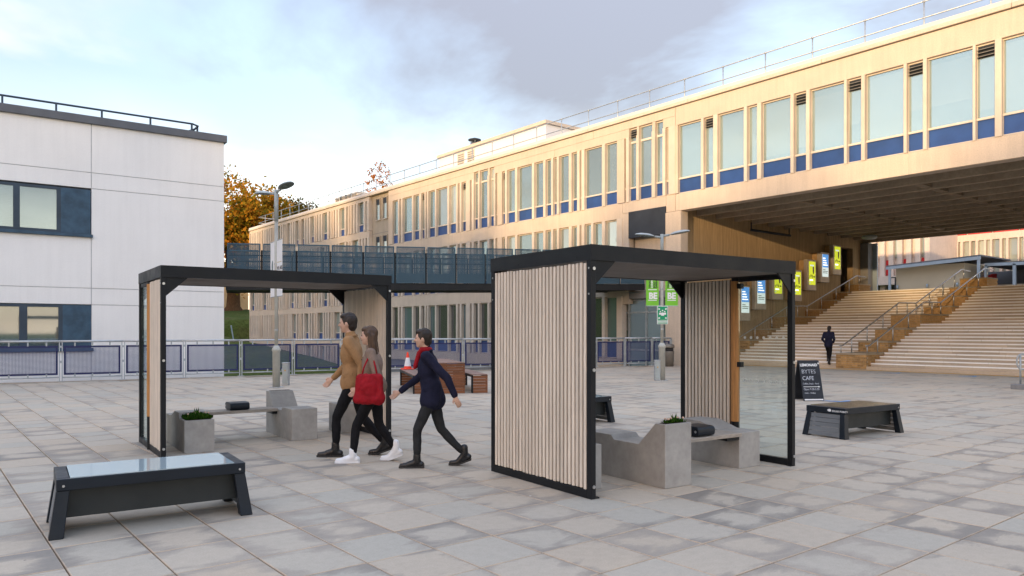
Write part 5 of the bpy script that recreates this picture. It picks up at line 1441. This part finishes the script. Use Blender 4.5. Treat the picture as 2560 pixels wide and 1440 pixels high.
def hand(prims,w,d,side,fwd,k,curl=0.5):
    """palm below the wrist w, pointing along d; fwd is where the thumb points"""
    w=Vector(w); d=Vector(d).normalized(); f=Vector(fwd); f=(f-d*f.dot(d)).normalized(); n=d.cross(f)*side
    pc=w+d*0.05*k
    prims.append(('c',tuple(w+d*0.012*k),0.024*k,tuple(pc-f*0.016*k+d*0.028*k),0.018*k)); prims.append(('c',tuple(w+d*0.012*k),0.024*k,tuple(pc+f*0.020*k+d*0.026*k),0.018*k))
    for i,(off,ln_) in enumerate(((0.030,0.066),(0.010,0.074),(-0.010,0.070),(-0.028,0.054))):
        a=pc+f*off*k+d*0.034*k; b=a+d*ln_*0.45*k+n*0.010*curl*k; c=b+(d*0.75+n*curl).normalized()*ln_*0.32*k; e=c+(d*0.3+n*curl*1.6).normalized()*ln_*0.26*k
        prims+= [('c',tuple(a),0.0095*k,tuple(b),0.0090*k),('c',tuple(b),0.0090*k,tuple(c),0.0082*k),('c',tuple(c),0.0082*k,tuple(e),0.0072*k)]
    a=w+d*0.022*k+f*0.024*k; b=a+(f*0.8+d*0.7).normalized()*0.036*k; c=b+(f*0.15+d).normalized()*0.028*k
    prims+= [('c',tuple(a),0.0125*k,tuple(b),0.0105*k),('c',tuple(b),0.0105*k,tuple(c),0.0085*k)]
def person(label,loc,heading,h,fa,ba,coat,trous,shoe,hair,coat_len=0.80,swing=0.22,lean=0.03,bend=0.0,longhair=False,heel=False,scarf=None,arm_up=None,wide=1.0,z_up=(0,0)):
    k=h/1.72
    P=thing('person',label,'person',loc,heading)
    V=lambda x,y,z: Vector((x*k,y*k,z*k))
    lx=lambda z: lean*(z-0.9)/0.5
    hipz=0.90-0.012-0.05*abs(fa-ba)
    hips=(V(0,0.085,hipz),V(0,-0.085,hipz))
    knee=(V(fa*0.5+0.085,0.085,0.475+z_up[0]*0.8),V(ba*0.42+0.06,-0.08,0.455+z_up[1]*0.6)); ank=(V(fa,0.08,0.085+z_up[0]),V(ba,-0.075,0.15+z_up[1]))
    toe=(V(fa+0.175,0.085,0.03+z_up[0]),V(ba+0.15,-0.08,0.035+z_up[1]))
    chest=V(lx(1.25),0,1.25); nk=V(lx(1.45),0,1.45); hc=V(lx(1.6)+0.03+bend*0.06,0,1.60-bend*0.03)
    sh=(V(lx(1.4),0.175*wide,1.385),V(lx(1.4),-0.175*wide,1.385))
    el=[V(lx(1.1)-swing*0.7-0.02,0.235*wide,1.115),V(lx(1.1)+swing*0.45,-0.235*wide,1.12)]
    wr=[V(lx(.9)-swing*0.9+0.05,0.235*wide,0.885),V(lx(.9)+swing*1.25+0.05,-0.215*wide,0.92)]
    if arm_up:
        for i,(e_,w_) in arm_up.items(): el[i]=V(*e_); wr[i]=V(*w_)
    # body: one continuous surface
    pr=[('e',tuple(hc),(0.092*k,0.074*k,0.112*k)),('e',tuple(hc+V(0.022,0,-0.045)),(0.066*k,0.056*k,0.068*k)),
        ('c',tuple(hc+V(0.062,0,-0.088)),0.022*k,tuple(hc+V(0.05,0,-0.085)),0.03*k),
        ('c',tuple(hc+V(0.086,0,0.008)),0.009*k,tuple(hc+V(0.104,0,-0.026)),0.0125*k),
        ('c',tuple(hc+V(0.074,0.03,0.022)),0.014*k,tuple(hc+V(0.074,-0.03,0.022)),0.014*k),
        ('c',tuple(hc+V(0.070,0.035,-0.03)),0.016*k,tuple(hc+V(0.070,-0.035,-0.03)),0.016*k),
        ('e',tuple(hc+V(-0.005,0.078,-0.012)),(0.020*k,0.011*k,0.032*k)),('e',tuple(hc+V(-0.005,-0.078,-0.012)),(0.020*k,0.011*k,0.032*k)),
        ('c',tuple(hc+V(-0.018,0,-0.07)),0.052*k,tuple(nk),0.056*k),
        ('c',tuple(nk+V(0,0,-0.03)),0.07*k,tuple(chest),0.11*k),('c',tuple(chest),0.11*k,tuple(V(0,0,hipz)),0.105*k),
        ('c',tuple(sh[0]),0.05*k,tuple(sh[1]),0.05*k)]
    for i in (0,1):
        pr+= [('c',tuple(sh[i]),0.045*k,tuple(el[i]),0.036*k),('c',tuple(el[i]),0.036*k,tuple(wr[i]),0.024*k),
              ('c',tuple(hips[i]),0.068*k,tuple(knee[i]),0.046*k),('c',tuple(knee[i]),0.046*k,tuple(ank[i]),0.032*k)]
        hand(pr,wr[i],wr[i]-el[i],1 if i==0 else -1,(1,0,0.15),k)
    body=blob('body',pr,0.0085,'skin',P,3)
    for s in (1,-1):
        MB().ell(tuple(hc+V(0.083,0.031*s,0.004)),(0.007*k,0.011*k,0.007*k),10,6).build('eye','eye_dark',P,smooth=True)
    MB().ell(tuple(hc+V(0.083,0,-0.056)),(0.009*k,0.024*k,0.007*k),12,6).build('mouth','lip',P,smooth=True)
    # hair
    hp=[('e',tuple(hc+V(-0.022,0,0.026)),(0.098*k,0.086*k,0.108*k)),('e',tuple(hc+V(0.028,0,0.082)),(0.062*k,0.066*k,0.040*k)),('e',tuple(hc+V(-0.05,0,-0.03)),(0.062*k,0.072*k,0.075*k))]
    if longhair:
        for s in (-1,0,1): hp.append(('c',tuple(hc+V(-0.055,0.055*s,0.0)),0.042*k,tuple(hc+V(-0.095,0.075*s,-0.22)),0.030*k))
        for s in (-1,1): hp.append(('c',tuple(hc+V(-0.01,0.08*s,0.03)),0.024*k,tuple(hc+V(-0.035,0.09*s,-0.17)),0.022*k))
    hr_=blob('hair',hp,0.007,hair,P,1)
    push(hr_.data,lambda c:noise.noise(Vector(((c.x-hc.x)/k*22,math.atan2(c.y-hc.y,c.x-hc.x+0.3)*26,(c.z-hc.z)/k*14)))*0.007*k)
    # coat with sleeves
    cp=[('e',tuple(V(lx(1.25)+0.008,0,1.235)),(0.135*k,0.185*k*wide,0.20*k)),('c',tuple(sh[0]+V(0,-0.02,0)),0.066*k,tuple(sh[1]+V(0,0.02,0)),0.066*k),
        ('e',tuple(V(lx(1.05)+0.005,0,1.05)),(0.125*k,0.158*k*wide,0.20*k)),('c',tuple(V(0.0,0.05,1.0)),0.125*k,tuple(V(fa*0.10,0.055,coat_len+0.09)),0.135*k),
        ('c',tuple(V(0,-0.05,1.0)),0.125*k,tuple(V(ba*0.10,-0.055,coat_len+0.09)),0.135*k),('c',tuple(nk+V(-0.004,0,-0.03)),0.078*k,tuple(nk+V(0.006,0,0.012)),0.068*k)]
    for i in (0,1):
        wl=lerp(el[i],wr[i],0.93)
        cp+= [('c',tuple(sh[i]),0.068*k,tuple(el[i]),0.054*k),('c',tuple(el[i]),0.054*k,tuple(wl),0.040*k)]
    co=blob('coat',cp,0.011,coat,P,5)
    # creases pressed into the cloth, collar, pocket flaps and buttons
    push(co.data,lambda q:(noise.noise(Vector((q.x*9,q.y*9,q.z*4.5))/k)*0.6+noise.noise(Vector((q.x*21,q.y*21,q.z*9+3))/k)*0.4)*0.010*k)
    blob('collar',[('c',tuple(nk+V(-0.05,0.045,0.0)),0.022*k,tuple(nk+V(0.055,0.055,-0.05)),0.016*k),('c',tuple(nk+V(-0.05,-0.045,0.0)),0.022*k,tuple(nk+V(0.055,-0.055,-0.05)),0.016*k),('c',tuple(nk+V(-0.055,0.045,0.0)),0.022*k,tuple(nk+V(-0.055,-0.045,0.0)),0.022*k)],0.009,coat,P,2)
    for s_ in (1,-1):
        fl_=MB(Matrix.Translation(V(0.035,s_*0.168*wide,0.98))@Matrix.Rotation(R_(8),4,'Y')); fl_.box(-0.06*k,0.06*k,-0.006*k,0.006*k,-0.022*k,0.022*k); fl_.build('pocket_flap',coat,P,0.004)
    for j in range(4): MB().ell(tuple(V(lx(1.3-j*0.12)+0.136-0.006*j,0.012,1.30-j*0.12)),(0.006*k,0.010*k,0.010*k),8,5).build('button','sole_dark',P)
    # trousers
    tp=[('e',tuple(V(0,0,hipz+0.04)),(0.118*k,0.142*k,0.13*k))]
    for i in (0,1):
        al=lerp(knee[i],ank[i],0.86)
        tp+= [('c',tuple(hips[i]),0.088*k,tuple(lerp(hips[i],knee[i],0.5)),0.074*k),('c',tuple(lerp(hips[i],knee[i],0.5)),0.074*k,tuple(knee[i]),0.058*k),('c',tuple(knee[i]),0.057*k,tuple(lerp(knee[i],ank[i],0.4)),0.056*k),('c',tuple(lerp(knee[i],ank[i],0.4)),0.056*k,tuple(al),0.044*k)]
    tr_=blob('trousers',tp,0.010,trous,P,4)
    push(tr_.data,lambda q:noise.noise(Vector((q.x*14,q.y*14,q.z*11))/k)*0.007*k)
    # shoes: shaft, heel, foot, sole
    for i in (0,1):
        a,t_=ank[i],toe[i]; d=(t_-a); d.z=0; d=d.normalized()
        pitch=0 if i==0 else R_(24)
        base=Matrix.Translation(t_)
        b=t_-d*0.075*k
        heelp=a-d*0.055*k; heelp.z=a.z-0.048*k
        s=[('c',tuple(a+Vector((0,0,0.075*k))),0.047*k,tuple(a-Vector((0,0,0.01*k))),0.050*k),('c',tuple(a-Vector((0,0,0.012*k))),0.046*k,tuple(b+Vector((0,0,0.012*k))),0.040*k),
           ('c',tuple(b+Vector((0,0,0.004*k))),0.040*k,tuple(t_+d*0.015*k),0.030*k),('c',tuple(heelp+Vector((0,0,0.01*k))),0.038*k,tuple(b),0.036*k)]
        o=blob('shoe',s,0.008,shoe,P,3)
        so=MB(); w=0.040*k
        ft=t_+d*0.048*k; ft.z=t_.z-0.030*k; hb=heelp-d*0.035*k; hb.z=heelp.z-0.036*k; md_=b.copy(); md_.z=t_.z-0.030*k
        n=Vector((-d.y,d.x,0))
        th=0.022*k
        pts=[(hb,0.030*k),(lerp(hb,md_,0.5),0.034*k),(md_,0.042*k),(lerp(md_,ft,0.6),0.040*k),(ft,0.020*k)]
        vs=[];fs=[]
        for q,ww in pts: vs+= [q+n*ww,q-n*ww,q+n*ww+Vector((0,0,th)),q-n*ww+Vector((0,0,th))]
        for j in range(4):
            a_=j*4; b_=a_+4; fs+= [(a_,a_+1,b_+1,b_),(a_+2,b_+2,b_+3,a_+3),(a_,b_,b_+2,a_+2),(a_+1,a_+3,b_+3,b_+1)]
        fs+= [(0,2,3,1),(16,17,19,18)]
        so.add(vs,fs)
        if heel and i==0: so.box(heelp.x-0.035*k,heelp.x+0.02*k,heelp.y-0.028*k,heelp.y+0.028*k,0.0,0.05*k)
        so.build('sole','sole_dark' if shoe!='trainer_white' else 'trainer_white',o)
    if scarf:
        blob('scarf',[('e',tuple(nk+V(0.012,0,0.012)),(0.088*k,0.084*k,0.048*k)),('c',tuple(nk+V(0.09,0.02,-0.03)),0.034*k,tuple(nk+V(0.14,0.03,-0.20)),0.030*k)],0.010,scarf,P,3)
    return P
def at_t(u,t): 
    a,b=dvec(u); return Vector((a*t,b*t,0))
HL=math.atan2(-RT[1],-RT[0])
p1=at_t(884,8.98); person('person in a tan coat and black trousers striding left in black boots',p1,HL,1.71,0.20,-0.36,'coat_tan','cloth_black','boot_black','hair_dark',0.80,0.20)
p2=at_t(936,8.58); person('person in a brown jacket and white trainers walking with a red bag',p2,HL+0.05,1.55,0.26,-0.26,'coat_grey','cloth_black','trainer_white','hair_brown',0.88,0.16,longhair=True,arm_up={0:((-0.06,0.25,1.13),(0.02,0.27,0.95))})
bg_=thing('shoulder_bag','large soft red bag hanging at the side of the brown-jacketed person','bag',p2+Vector((0,0,0.66))-FV*0.30+RV*0.0,HL+0.05)
blob('bag_body',[('c',(-0.13,0,0.10),0.075,(0.13,0,0.10),0.075),('c',(-0.12,0,0.36),0.045,(0.12,0,0.36),0.045),('c',(-0.13,0,0.10),0.075,(-0.12,0,0.36),0.045),('c',(0.13,0,0.10),0.075,(0.12,0,0.36),0.045),('e',(0,0,0.22),(0.15,0.085,0.18))],0.010,'cloth_red',bg_,4)
push(bg_.children[0].data,lambda q:(noise.noise(Vector((q.x*11,q.y*11,q.z*7)))*0.6+noise.noise(Vector((q.x*24,q.y*24,q.z*18)))*0.4)*0.022)
bg_.scale=(0.86,0.86,0.9)
sh_=Vector((0.0,-0.045,0.60)); 
for s in (-0.1,0.1): MB().tube([(s,0,0.37),(s*0.75,-0.03,0.48),(s*0.35,-0.10,0.585),(0,-0.145,0.60)],0.011,8).build('strap','cloth_red',bg_,smooth=True)
p3=at_t(1080,8.26); person('person in a navy coat and red scarf walking last in heeled black boots',p3,HL+0.03,1.52,0.18,-0.40,'cloth_navy','trouser_grey','boot_black','hair_dark',0.74,0.30,lean=0.06,longhair=False,heel=True,scarf='cloth_red',arm_up={0:((-0.20,0.24,1.12),(-0.30,0.25,0.90))})
Y4=on_x(2072,28.95)[0]
person('person in a dark coat climbing the foot of the steps',Vector((28.92,Y4,0.128)),R_(8),1.58,0.16,-0.14,'cloth_navy','cloth_black','boot_black','hair_dark',0.78,0.06,lean=0.03,bend=0.6,wide=1.0,z_up=(0.128,0.0),arm_up={0:((-0.03,0.255,1.12),(0.09,0.19,0.98)),1:((-0.03,-0.255,1.12),(0.09,-0.19,0.98))})

bpy.data.scenes.remove(TMP)
